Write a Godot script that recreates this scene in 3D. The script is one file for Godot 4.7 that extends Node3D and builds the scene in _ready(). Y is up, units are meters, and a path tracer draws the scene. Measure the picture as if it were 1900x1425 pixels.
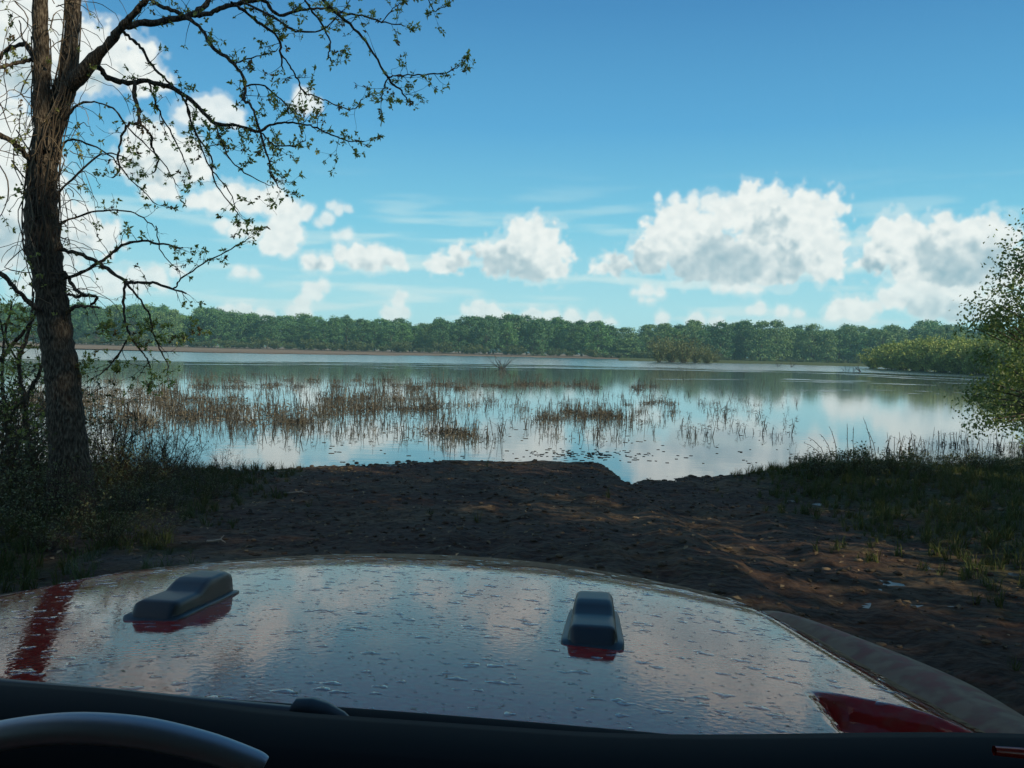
extends Node3D
# A flooded lake seen from the cab of a red off-road vehicle parked on a muddy bank.

const F := 1643.0            # focal length in pixels of the 1900 x 1425 photograph
const CX := 950.0
const CY := 712.5
const EYE := Vector3(0, 2.6, 0)
var cam_basis := Basis()
var rng := RandomNumberGenerator.new()
var M := {}
var used := {}

# ------------------------------------------------------------------ mesh builder
class MB:
	var v := PackedVector3Array()
	var n := PackedVector3Array()
	var c := PackedColorArray()
	var uv := PackedVector2Array()
	var idx := PackedInt32Array()
	func vert(p: Vector3, nn: Vector3, col := Color.WHITE, t := Vector2.ZERO) -> int:
		v.append(p); n.append(nn); c.append(col); uv.append(t)
		return v.size() - 1
	func quad(a: Vector3, b: Vector3, cc: Vector3, d: Vector3, col := Color.WHITE) -> void:
		var nn := (cc - a).cross(b - a)
		if nn.length_squared() < 1e-14: nn = (d - a).cross(cc - a)
		nn = nn.normalized()
		var i := v.size()
		vert(a, nn, col, Vector2(0, 0)); vert(b, nn, col, Vector2(1, 0)); vert(cc, nn, col, Vector2(1, 1)); vert(d, nn, col, Vector2(0, 1))
		idx.append_array(PackedInt32Array([i, i + 1, i + 2, i, i + 2, i + 3]))
	func tri(a: Vector3, b: Vector3, cc: Vector3, col := Color.WHITE) -> void:
		var nn := (cc - a).cross(b - a).normalized()
		var i := v.size()
		vert(a, nn, col); vert(b, nn, col); vert(cc, nn, col)
		idx.append_array(PackedInt32Array([i, i + 1, i + 2]))
	# a leaf: two triangles folded along the midrib
	func leaf(p: Vector3, dir: Vector3, side: Vector3, up: Vector3, l: float, w: float, col: Color) -> void:
		if dir.cross(side).dot(up) < 0.0: side = -side
		var tip := p + dir * l
		var m := p + dir * l * 0.45
		var i := v.size()
		var a := m + side * w + up * w * 0.5
		var b := m - side * w + up * w * 0.5
		var n1 := (up - side * 0.5).normalized()
		var n2 := (up + side * 0.5).normalized()
		vert(p, up, col); vert(a, n1, col); vert(tip, up, col); vert(b, n2, col)
		idx.append_array(PackedInt32Array([i, i + 1, i + 2, i, i + 2, i + 3]))
	func tube(p: PackedVector3Array, r: PackedFloat32Array, sides: int, col := Color.WHITE, cap := true) -> void:
		var k := p.size()
		if k < 2: return
		var base := v.size()
		var ref := Vector3(0.13, 0.31, 0.94)
		var run := 0.0
		for i in k:
			var d := (p[mini(i + 1, k - 1)] - p[maxi(i - 1, 0)]).normalized()
			var a := ref - d * ref.dot(d)
			if a.length() < 0.05: a = Vector3(1, 0.2, 0) - d * d.x
			a = a.normalized()
			ref = a
			var b := d.cross(a)
			if i > 0: run += p[i].distance_to(p[i - 1])
			for s in sides + 1:
				var t := TAU * s / sides
				var nn := a * cos(t) + b * sin(t)
				vert(p[i] + nn * r[i], nn, col, Vector2(float(s) / sides, run))
		for i in k - 1:
			for s in sides:
				var q := base + i * (sides + 1) + s
				idx.append_array(PackedInt32Array([q, q + sides + 1, q + 1, q + 1, q + sides + 1, q + sides + 2]))
		if cap and r[k - 1] > 0.002:
			var e := v.size()
			vert(p[k - 1], (p[k - 1] - p[k - 2]).normalized(), col)
			for s in sides:
				idx.append_array(PackedInt32Array([e, base + (k - 1) * (sides + 1) + s + 1, base + (k - 1) * (sides + 1) + s]))
	func box(lo: Vector3, hi: Vector3, t := Transform3D.IDENTITY, col := Color.WHITE) -> void:
		var q := []
		for z in [lo.z, hi.z]:
			for y in [lo.y, hi.y]:
				for x in [lo.x, hi.x]: q.append(t * Vector3(x, y, z))
		for f in [[4, 6, 7, 5], [1, 3, 2, 0], [0, 2, 6, 4], [5, 7, 3, 1], [2, 3, 7, 6], [4, 5, 1, 0]]:
			quad(q[f[0]], q[f[1]], q[f[2]], q[f[3]], col)
	# rows: equally long lists of points; smooth normals from the grid itself
	func grid(rows: Array, flip := false, cols: Array = [], scale_uv := Vector2.ONE) -> void:
		var h := rows.size()
		var w: int = rows[0].size()
		var base := v.size()
		for j in h:
			var row: PackedVector3Array = rows[j]
			var up: PackedVector3Array = rows[mini(j + 1, h - 1)]
			var dn: PackedVector3Array = rows[maxi(j - 1, 0)]
			for i in w:
				var a := row[mini(i + 1, w - 1)] - row[maxi(i - 1, 0)]
				var b := up[i] - dn[i]
				var nn := a.cross(b).normalized()
				if flip: nn = -nn
				vert(row[i], nn, cols[j][i] if cols.size() else Color.WHITE, Vector2(float(i) / (w - 1), float(j) / (h - 1)) * scale_uv)
		for j in h - 1:
			for i in w - 1:
				var q := base + j * w + i
				if flip: idx.append_array(PackedInt32Array([q, q + 1, q + w, q + 1, q + w + 1, q + w]))
				else: idx.append_array(PackedInt32Array([q, q + w, q + 1, q + 1, q + w, q + w + 1]))
	func mesh() -> ArrayMesh:
		var a := []
		a.resize(Mesh.ARRAY_MAX)
		a[Mesh.ARRAY_VERTEX] = v; a[Mesh.ARRAY_NORMAL] = n; a[Mesh.ARRAY_COLOR] = c; a[Mesh.ARRAY_TEX_UV] = uv; a[Mesh.ARRAY_INDEX] = idx
		var m := ArrayMesh.new()
		m.add_surface_from_arrays(Mesh.PRIMITIVE_TRIANGLES, a)
		return m

# ------------------------------------------------------------------ nodes
func numbered(called: String) -> String:
	if not used.has(called):
		used[called] = 0
		return called
	used[called] += 1
	return "%s_%03d" % [called, used[called]]
func tag(o: Node, label: String, category: String, group := "", kind := "") -> void:
	if label: o.set_meta("label", label)
	if category: o.set_meta("category", category)
	if group: o.set_meta("group", group)
	if kind: o.set_meta("kind", kind)
func put(called: String, m: Mesh, mat: Material, parent: Node = self) -> MeshInstance3D:
	var o := MeshInstance3D.new()
	o.name = numbered(called) if parent == self else called
	o.mesh = m
	o.material_override = mat
	parent.add_child(o, true)
	return o
func base(called: String, at := Vector3.ZERO, turn := 0.0) -> Node3D:
	var o := Node3D.new()
	o.name = numbered(called)
	add_child(o)
	o.position = at
	o.rotation.y = turn
	return o
func copy(o: Node3D, called: String) -> Node3D:
	var d: Node3D = o.duplicate()
	d.name = numbered(called)
	add_child(d)
	return d
func scatter(called: String, m: Mesh, mat: Material, at: Array, cols: Array = [], parent: Node = self) -> MultiMeshInstance3D:
	var mm := MultiMesh.new()
	mm.transform_format = MultiMesh.TRANSFORM_3D
	mm.use_colors = cols.size() > 0
	mm.mesh = m
	mm.instance_count = at.size()
	for i in at.size():
		mm.set_instance_transform(i, at[i])
		if cols.size(): mm.set_instance_color(i, cols[i])
	var o := MultiMeshInstance3D.new()
	o.name = numbered(called) if parent == self else called
	o.multimesh = mm
	o.material_override = mat
	parent.add_child(o, true)
	return o

# ------------------------------------------------------------------ photograph pixels
func ray(px: float, py: float) -> Vector3:
	return cam_basis * Vector3((px - CX) / F, -(py - CY) / F, -1.0)
func P(px: float, py: float, depth: float) -> Vector3:      # a point a number of metres ahead
	return EYE + ray(px, py) * depth
func G(px: float, py: float, level := 0.0) -> Vector3:      # where the ray meets a level surface
	var d := ray(px, py)
	return EYE + d * ((level - EYE.y) / minf(d.y, -0.0005))

# ------------------------------------------------------------------ materials
func lin(r: float, g: float, b: float) -> Color:
	return Color(r, g, b).linear_to_srgb()
func mat(called: String, col: Color, rough: float, vc := false, back := Color.BLACK) -> StandardMaterial3D:
	var m := StandardMaterial3D.new()
	m.resource_name = called
	m.albedo_color = col
	m.roughness = rough
	m.vertex_color_use_as_albedo = vc
	if rough > 0.6: m.metallic_specular = 0.22
	if back != Color.BLACK:
		m.backlight_enabled = true
		m.backlight = back
	return m
func noise(seed_: int, freq: float, oct := 4, type := FastNoiseLite.TYPE_SIMPLEX_SMOOTH) -> FastNoiseLite:
	var f := FastNoiseLite.new()
	f.seed = seed_
	f.noise_type = type
	f.frequency = freq
	f.fractal_type = FastNoiseLite.FRACTAL_FBM if oct > 1 else FastNoiseLite.FRACTAL_NONE
	f.fractal_octaves = oct
	return f
func noise_tex(seed_: int, freq: float, size: int, oct := 4) -> Image:
	return noise(seed_, freq, oct).get_seamless_image(size, size)
func normal_tex(im: Image, strength: float) -> ImageTexture:
	var k: Image = im.duplicate()
	k.convert(Image.FORMAT_RGBA8)
	k.bump_map_to_normal_map(strength)
	return ImageTexture.create_from_image(k)
func ramp_tex(im: Image, stops: Array) -> ImageTexture:      # stops: [value, linear colour]
	var g := Gradient.new()
	var off := PackedFloat32Array()
	var cols := PackedColorArray()
	for s in stops:
		off.append(s[0]); cols.append((s[1] as Color).linear_to_srgb())
	g.offsets = off
	g.colors = cols
	var w := im.get_width()
	var out := Image.create(w, w, false, Image.FORMAT_RGB8)
	for y in w:
		for x in w: out.set_pixel(x, y, g.sample(im.get_pixel(x, y).r))
	return ImageTexture.create_from_image(out)

func make_materials() -> void:
	M.leaf = mat("leaf", Color.WHITE, 0.55, true, Color(0.45, 0.45, 0.4))
	M.leaf_near = mat("leaf_near", Color.WHITE, 0.5, true, Color(0.95, 0.97, 0.7))
	M.stem = mat("stem", Color.WHITE, 0.85, true)
	M.blade = mat("blade", Color.WHITE, 0.7, true, Color(0.3, 0.3, 0.3))
	# bark: ridged relief and mottled colour
	var b := noise_tex(5, 0.03, 512, 5)
	var bark := mat("bark", Color.WHITE, 0.92)
	bark.uv1_triplanar = true
	bark.uv1_world_triplanar = true
	bark.uv1_scale = Vector3(2.3, 0.6, 2.3)
	bark.albedo_texture = ramp_tex(b, [[0.25, Color(0.03, 0.024, 0.018)], [0.5, Color(0.085, 0.07, 0.054)], [0.78, Color(0.2, 0.172, 0.135)]])
	bark.heightmap_enabled = true
	bark.heightmap_texture = ImageTexture.create_from_image(b)
	bark.heightmap_scale = 4.0
	M.bark = bark
	# mud
	var g1 := noise_tex(11, 0.035, 512, 6)
	var mud := mat("mud", Color.WHITE, 0.8, true)
	mud.uv1_triplanar = true
	mud.uv1_world_triplanar = true
	mud.uv1_scale = Vector3(0.43, 0.43, 0.43)
	mud.albedo_texture = ramp_tex(g1, [[0.25, Color(0.45, 0.42, 0.4)], [0.5, Color(0.8, 0.77, 0.72)], [0.75, Color(1.0, 0.97, 0.9)]])
	mud.heightmap_enabled = true
	mud.heightmap_texture = ImageTexture.create_from_image(g1)
	mud.heightmap_scale = 2.2
	M.mud = mud
	M.clod = mat("clod", Color.WHITE, 0.9, true)
	# water
	var w1 := noise_tex(21, 0.011, 512, 4)
	var water := mat("water", lin(0.08, 0.11, 0.105), 0.05)
	water.metallic_specular = 0.7
	water.uv1_triplanar = true
	water.uv1_world_triplanar = true
	water.uv1_scale = Vector3(0.11, 0.3, 0.3)
	water.normal_enabled = true
	water.normal_texture = normal_tex(w1, 1.0)
	water.normal_scale = 0.13
	M.water = water
	var w2 := noise_tex(22, 0.03, 512, 3)
	var ruff: StandardMaterial3D = water.duplicate()
	ruff.resource_name = "ruffled_water"
	ruff.roughness = 0.16
	ruff.uv1_scale = Vector3(0.05, 0.16, 0.16)
	ruff.normal_texture = normal_tex(w2, 2.0)
	ruff.normal_scale = 0.45
	M.ruffled = ruff
	var puddle := mat("puddle", lin(0.03, 0.022, 0.014), 0.3)
	puddle.metallic_specular = 0.35
	M.puddle = puddle
	# vehicle
	M.black = mat("black_plastic", lin(0.006, 0.006, 0.0065), 0.85)
	M.black.metallic_specular = 0.3
	M.rubber = mat("rubber", lin(0.009, 0.011, 0.012), 0.42)
	M.red = mat("red_paint", lin(0.3, 0.022, 0.014), 0.35)
	M.red.clearcoat_enabled = true
	M.red.clearcoat = 1.0
	M.red.clearcoat_roughness = 0.04
	M.satin = mat("satin_grey", lin(0.34, 0.37, 0.4), 0.42)
	M.satin.metallic = 0.6
	M.tyre = mat("tyre", lin(0.02, 0.02, 0.02), 0.9)
	M.lining = mat("dark_lining", lin(0.02, 0.02, 0.021), 0.95)
	var glass := mat("glass", Color(1, 1, 1, 0.0), 0.0)
	glass.transparency = BaseMaterial3D.TRANSPARENCY_ALPHA
	glass.albedo_color = Color(0.8, 0.9, 0.9, 0.02)
	M.glass = glass
	var drop := mat("water_drop", Color(0.35, 0.12, 0.12, 0.25), 0.02)
	drop.transparency = BaseMaterial3D.TRANSPARENCY_ALPHA
	M.drop = drop

# ------------------------------------------------------------------ sky
const SW := 4096
const SH := 2048
var sky_data := PackedFloat32Array()
var cn1: FastNoiseLite
var cn2: FastNoiseLite
var cn3: FastNoiseLite
func sky_base(el: float) -> Vector3:      # linear colour of clear air at an elevation in degrees
	var stops := [[0.0, Vector3(0.54, 0.86, 0.88)], [3.0, Vector3(0.43, 0.80, 0.88)], [8.0, Vector3(0.23, 0.64, 0.83)], [14.0, Vector3(0.12, 0.43, 0.73)], [21.0, Vector3(0.073, 0.285, 0.57)], [35.0, Vector3(0.055, 0.195, 0.42)], [90.0, Vector3(0.045, 0.14, 0.32)]]
	for i in stops.size() - 1:
		if el <= stops[i + 1][0]:
			var t: float = clampf((el - stops[i][0]) / (stops[i + 1][0] - stops[i][0]), 0, 1)
			return (stops[i][1] as Vector3).lerp(stops[i + 1][1], t)
	return stops[-1][1]
func to_sky(px: float, py: float) -> Vector2:
	var d := ray(px, py).normalized()
	return Vector2(atan2(d.x, -d.z) / TAU * SW, (0.5 - asin(d.y) / PI) * SH)
# one cumulus: puffs [x, y, r] of white vapour in sky pixels, a flat foot, and patches [x, y, r] where grey shade is painted into the cloud
func cloud(puffs: Array, foot: float, dens := 1.0, flat := 1.0, grey: Array = []) -> void:
	var x0 := 1e9; var x1 := -1e9; var y0 := 1e9; var y1 := -1e9
	var big := 0.0
	for p in puffs:
		x0 = minf(x0, p[0] - p[2] * 1.5); x1 = maxf(x1, p[0] + p[2] * 1.5)
		y0 = minf(y0, p[1] - p[2] * 1.5); y1 = maxf(y1, p[1] + p[2] * 1.5)
		big = maxf(big, p[2])
	y1 = minf(y1, foot + 6.0)
	var ix := int(x0); var iy := maxi(0, int(y0))
	var w := int(x1) - ix + 2
	var h := mini(int(y1) - iy + 2, SH / 2 - 1 - iy)
	if h < 3: return
	var H := PackedFloat32Array()
	H.resize(w * h)
	var amp := clampf(big * 0.42, 2.2, 11.0)
	for y in h:
		for x in w:
			var gx := float(ix + x)
			var gy := float(iy + y)
			var a := cn1.get_noise_2d(gx, gy)
			var b := cn1.get_noise_2d(gx + 917.0, gy - 331.0)
			var wx := gx + a * amp * 0.85
			var wy := gy + b * amp * 0.85
			var best := -3.0
			for p in puffs:
				var dx: float = wx - p[0]
				var dy: float = wy - p[1]
				var r: float = p[2]
				var d2 := dx * dx + dy * dy
				if d2 < r * r * 1.4:
					best = maxf(best, r - sqrt(d2) if d2 > r * r else sqrt(r * r - d2) * 0.8 + (r - sqrt(d2)) * 0.25)
			if best > -3.0:
				best += cn2.get_noise_2d(gx, gy) * amp * 0.3 + cn3.get_noise_2d(gx, gy) * 0.5
				if gy > foot - 4.0: best -= (gy - foot + 4.0) * 1.5 * flat * (1.0 + 0.15 * a)
			H[y * w + x] = best
	for y in range(1, h - 1):
		for x in range(1, w - 1):
			var hh := H[y * w + x]
			if hh <= -1.6: continue
			var al := smoothstep(-1.6, 3.6 + big * 0.13, hh) * dens
			var gx := float(ix + x)
			var gy := float(iy + y)
			var wx := gx + cn1.get_noise_2d(gx + 55.0, gy) * amp * 1.5
			var wy := gy + cn1.get_noise_2d(gx, gy + 77.0) * amp * 1.5
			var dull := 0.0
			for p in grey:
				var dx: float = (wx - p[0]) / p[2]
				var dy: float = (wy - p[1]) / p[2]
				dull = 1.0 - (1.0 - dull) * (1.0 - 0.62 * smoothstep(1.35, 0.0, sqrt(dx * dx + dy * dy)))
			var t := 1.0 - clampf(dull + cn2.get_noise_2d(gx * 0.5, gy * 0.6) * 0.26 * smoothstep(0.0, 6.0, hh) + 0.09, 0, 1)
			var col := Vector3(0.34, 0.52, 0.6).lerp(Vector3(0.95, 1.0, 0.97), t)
			var el := (0.5 - (iy + y + 0.5) / SH) * 180.0
			col = col.lerp(sky_base(0.0), 0.28 * exp(-el / 3.5))
			var k := ((iy + y) * SW + posmod(ix + x, SW)) * 3
			sky_data[k] = lerpf(sky_data[k], col.x, al)
			sky_data[k + 1] = lerpf(sky_data[k + 1], col.y, al)
			sky_data[k + 2] = lerpf(sky_data[k + 2], col.z, al)
func px_cloud(list: Array, foot_x: float, foot_y: float, dens := 1.0, flat := 1.0, grey: Array = []) -> void:
	var out := []
	var k := SW / TAU / F
	for p in list:
		var s := to_sky(p[0], p[1])
		out.append([s.x, s.y, p[2] * k * 1.06])
	var mist := []
	for p in out: mist.append([p[0], p[1] - p[2] * 0.1, p[2] * 1.3])
	cloud(mist, to_sky(foot_x, foot_y).y + 2.0, dens * 0.3, flat * 0.5)
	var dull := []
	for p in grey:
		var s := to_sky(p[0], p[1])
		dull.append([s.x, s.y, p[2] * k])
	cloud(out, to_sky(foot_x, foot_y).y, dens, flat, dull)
func make_sky() -> Sky:
	sky_data.resize(SW * SH * 3)
	cn1 = noise(3, 0.075, 4)
	cn2 = noise(4, 0.16, 4)
	cn3 = noise(9, 0.4, 2)
	var streak := noise(8, 0.012, 4)
	var row := PackedFloat32Array()
	row.resize(SW * 3)
	var all := PackedFloat32Array()
	for y in SH:
		var el := (0.5 - (y + 0.5) / SH) * 180.0
		var c := sky_base(maxf(el, 0.0))
		if el < 0.0: c = Vector3(0.1, 0.12, 0.1)
		var veil := el > 0.0 and el < 12.0
		for x in SW:
			var cc := c
			if veil:
				var s := streak.get_noise_2d(float(x if x < SW / 2 else x - SW) * 0.55 + y * 1.1, y * 5.0)
				var t := smoothstep(-0.05, 0.5, s) * smoothstep(0.0, 2.0, el) * (1.0 - smoothstep(5.0, 12.0, el)) * 0.8
				cc = c.lerp(Vector3(0.66, 0.88, 0.9), t)
			row[x * 3] = cc.x; row[x * 3 + 1] = cc.y; row[x * 3 + 2] = cc.z
		all.append_array(row)
	sky_data = all
	print("sky base ", Time.get_ticks_msec())
	# clouds all round as in view, with extra unseen ones added to whiten skylight
	var r := RandomNumberGenerator.new()
	r.seed = 77
	for i in 120:
		var az := r.randf_range(38, 322)
		var el := r.randf_range(2.5, 60.0) if i > 16 else r.randf_range(1.5, 5.0)
		var size := clampf(el * 0.5, 1.5, 9.0) * r.randf_range(0.6, 1.3) * 11.38
		var cx := az / 360.0 * SW
		var cy := (0.5 - el / 180.0) * SH
		var puffs := []
		var nb := r.randi_range(7, 12)
		for j in nb:
			var t := r.randf_range(-1, 1)
			var rr := size * r.randf_range(0.16, 0.34) * (1.15 - absf(t) * 0.6)
			puffs.append([cx + t * size, cy - absf(r.randf()) * size * 0.5 * (1.0 - t * t), rr])
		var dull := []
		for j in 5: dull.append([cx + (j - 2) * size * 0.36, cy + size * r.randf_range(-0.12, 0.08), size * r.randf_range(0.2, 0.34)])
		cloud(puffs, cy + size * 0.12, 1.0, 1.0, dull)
	# the clouds of the photograph
	for low in [[[[420, 578, 16], [452, 582, 20], [490, 586, 18]], 596], [[[560, 580, 18], [580, 540, 18], [596, 530, 12], [562, 560, 15], [545, 584, 16]], 594], [[[725, 582, 16], [738, 560, 13], [744, 548, 9], [748, 578, 13], [715, 575, 9]], 600], [[[865, 575, 10], [888, 572, 18], [912, 582, 19], [935, 590, 14]], 604], [[[985, 590, 18], [1020, 592, 18], [1060, 592, 18], [1100, 594, 16]], 606], [[[1130, 600, 12], [1225, 592, 13], [1290, 595, 16], [1330, 598, 14]], 606], [[[1408, 570, 12], [1392, 574, 8], [1450, 578, 13], [1480, 586, 12]], 592], [[[1175, 543, 9], [1200, 540, 13], [1222, 546, 13], [1188, 546, 10]], 552], [[[1190, 558, 8], [1205, 560, 9]], 566]]:
		px_cloud(low[0], low[0][0][0], low[1], 0.85)
	px_cloud([[445, 508, 14], [470, 512, 12], [430, 514, 9]], 450, 518, 0.8)
	px_cloud([[1565, 572, 22], [1550, 585, 20], [1592, 580, 24], [1625, 570, 12], [1645, 560, 13], [1668, 562, 10]], 1600, 596)
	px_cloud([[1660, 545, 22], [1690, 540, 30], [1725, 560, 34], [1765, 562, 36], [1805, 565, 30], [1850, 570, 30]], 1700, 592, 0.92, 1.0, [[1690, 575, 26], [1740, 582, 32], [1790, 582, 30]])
	px_cloud([[1345, 535, 12], [1375, 535, 16], [1400, 540, 13], [1325, 534, 9]], 1370, 546, 0.9)
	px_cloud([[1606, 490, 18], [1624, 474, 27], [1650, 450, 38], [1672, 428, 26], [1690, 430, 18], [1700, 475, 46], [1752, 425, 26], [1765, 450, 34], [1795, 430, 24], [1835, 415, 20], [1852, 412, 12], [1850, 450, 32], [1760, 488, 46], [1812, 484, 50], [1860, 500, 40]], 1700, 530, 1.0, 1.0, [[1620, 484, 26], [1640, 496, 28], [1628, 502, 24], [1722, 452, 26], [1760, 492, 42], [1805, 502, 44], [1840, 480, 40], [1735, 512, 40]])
	px_cloud([[1222, 366, 8], [1250, 368, 10], [1285, 371, 13], [1320, 376, 18], [1355, 380, 20]], 1290, 392, 0.9, 0.5)
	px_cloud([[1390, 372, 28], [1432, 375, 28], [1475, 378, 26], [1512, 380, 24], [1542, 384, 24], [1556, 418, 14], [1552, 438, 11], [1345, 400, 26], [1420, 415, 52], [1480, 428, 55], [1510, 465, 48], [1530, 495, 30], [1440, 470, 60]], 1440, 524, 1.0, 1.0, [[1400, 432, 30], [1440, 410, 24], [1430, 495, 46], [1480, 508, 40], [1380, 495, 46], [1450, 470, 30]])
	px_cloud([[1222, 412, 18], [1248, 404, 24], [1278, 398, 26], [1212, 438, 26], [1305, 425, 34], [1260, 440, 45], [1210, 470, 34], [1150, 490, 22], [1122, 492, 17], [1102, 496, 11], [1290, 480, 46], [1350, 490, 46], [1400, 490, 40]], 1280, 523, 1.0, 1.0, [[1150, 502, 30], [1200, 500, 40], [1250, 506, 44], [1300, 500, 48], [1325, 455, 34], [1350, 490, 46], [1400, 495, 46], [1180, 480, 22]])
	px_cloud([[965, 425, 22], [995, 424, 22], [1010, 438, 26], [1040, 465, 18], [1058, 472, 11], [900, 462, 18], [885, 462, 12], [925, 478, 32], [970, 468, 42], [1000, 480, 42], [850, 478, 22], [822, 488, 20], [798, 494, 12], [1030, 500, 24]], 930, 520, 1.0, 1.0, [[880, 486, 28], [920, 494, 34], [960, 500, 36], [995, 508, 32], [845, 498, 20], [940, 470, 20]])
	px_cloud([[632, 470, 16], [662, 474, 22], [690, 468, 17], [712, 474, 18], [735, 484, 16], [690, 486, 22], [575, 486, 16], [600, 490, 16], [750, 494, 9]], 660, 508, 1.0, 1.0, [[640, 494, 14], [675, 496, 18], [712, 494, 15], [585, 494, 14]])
	px_cloud([[615, 380, 9], [628, 388, 11], [645, 386, 8], [606, 405, 12], [592, 415, 10]], 610, 424, 0.75, 0.5)
	px_cloud([[625, 438, 10], [640, 436, 12]], 630, 446, 0.75, 0.5)
	px_cloud([[538, 398, 22], [565, 392, 14], [520, 410, 18], [512, 432, 22], [535, 432, 22], [500, 455, 18], [530, 455, 20], [470, 432, 14], [440, 424, 15], [412, 418, 12]], 500, 478, 0.95, 0.7)
	px_cloud([[360, 374, 16], [395, 372, 22], [435, 368, 26], [470, 374, 24], [505, 372, 26], [525, 380, 18]], 440, 396)
	px_cloud([[275, 358, 16], [300, 354, 18], [318, 362, 12]], 290, 374)
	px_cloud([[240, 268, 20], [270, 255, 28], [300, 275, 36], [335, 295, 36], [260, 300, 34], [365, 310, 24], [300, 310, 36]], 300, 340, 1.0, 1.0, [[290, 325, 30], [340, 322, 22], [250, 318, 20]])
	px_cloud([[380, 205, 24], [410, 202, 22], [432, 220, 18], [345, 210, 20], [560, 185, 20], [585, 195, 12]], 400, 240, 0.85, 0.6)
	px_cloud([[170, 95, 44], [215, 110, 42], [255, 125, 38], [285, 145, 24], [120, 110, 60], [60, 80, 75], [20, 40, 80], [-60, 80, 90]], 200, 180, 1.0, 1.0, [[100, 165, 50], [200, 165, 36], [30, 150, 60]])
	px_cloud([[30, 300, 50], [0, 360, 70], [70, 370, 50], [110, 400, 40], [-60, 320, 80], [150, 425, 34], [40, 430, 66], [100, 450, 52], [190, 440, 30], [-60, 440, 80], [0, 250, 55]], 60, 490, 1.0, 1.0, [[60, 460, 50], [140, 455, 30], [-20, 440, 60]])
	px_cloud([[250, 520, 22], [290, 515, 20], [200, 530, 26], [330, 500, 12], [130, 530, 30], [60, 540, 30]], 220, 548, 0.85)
	print("clouds ", Time.get_ticks_msec())
	var im := Image.create_from_data(SW, SH, false, Image.FORMAT_RGBF, sky_data.to_byte_array())
	var pm := PanoramaSkyMaterial.new()
	pm.panorama = ImageTexture.create_from_image(im)
	var s := Sky.new()
	s.sky_material = pm
	return s

# ------------------------------------------------------------------ the bank
var shore := []
var g1: FastNoiseLite
var g2: FastNoiseLite
var g3: FastNoiseLite
var g4: FastNoiseLite
const HEAD := 0.103          # the vehicle points a little to the right of the camera
func shore_z(x: float) -> float:
	for i in shore.size() - 1:
		if x <= shore[i + 1].x:
			var t: float = clampf((x - shore[i].x) / (shore[i + 1].x - shore[i].x), 0, 1)
			return lerpf(shore[i].y, shore[i + 1].y, t)
	return shore[-1].y
func ground(x: float, z: float) -> float:
	var d := z - shore_z(x)
	var h := 0.052 * d if d > 0.0 else maxf(-1.2, 0.09 * d)
	if h > 0.9: h = 0.9 + (h - 0.9) * 0.4
	h = minf(h, 2.2 + d * 0.002)
	var near := smoothstep(-4.0, 2.0, d)
	h += (g1.get_noise_2d(x, z) * 0.06 + g2.get_noise_2d(x, z) * 0.045 + g3.get_noise_2d(x, z) * 0.026 * near) * (1.0 if d > -3.0 else 0.4)
	# wheel ruts
	var lat := (x + 0.33) * cos(HEAD) + z * sin(HEAD) + 0.12 * sin(z * 0.4)
	var fade := smoothstep(-21.0, -16.0, z) * smoothstep(60.0, 20.0, z)
	for s in [-0.78, 0.78, 2.4]:
		var q: float = (lat - s) / 0.2
		h += fade * (-0.035 * exp(-q * q) + 0.018 * exp(-(absf(q) - 1.7) ** 2 * 3.0))
	# grassy hump at the water's edge on the right, low brushy rise on the left
	h += 0.22 * exp(-((x - 6.9) / 2.6) ** 2 - ((z + 18.3) / 1.7) ** 2)
	h += 0.25 * smoothstep(-4.2, -7.5, x) * smoothstep(-22.0, -13.0, z) * smoothstep(60, 10, z)
	return h
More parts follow.
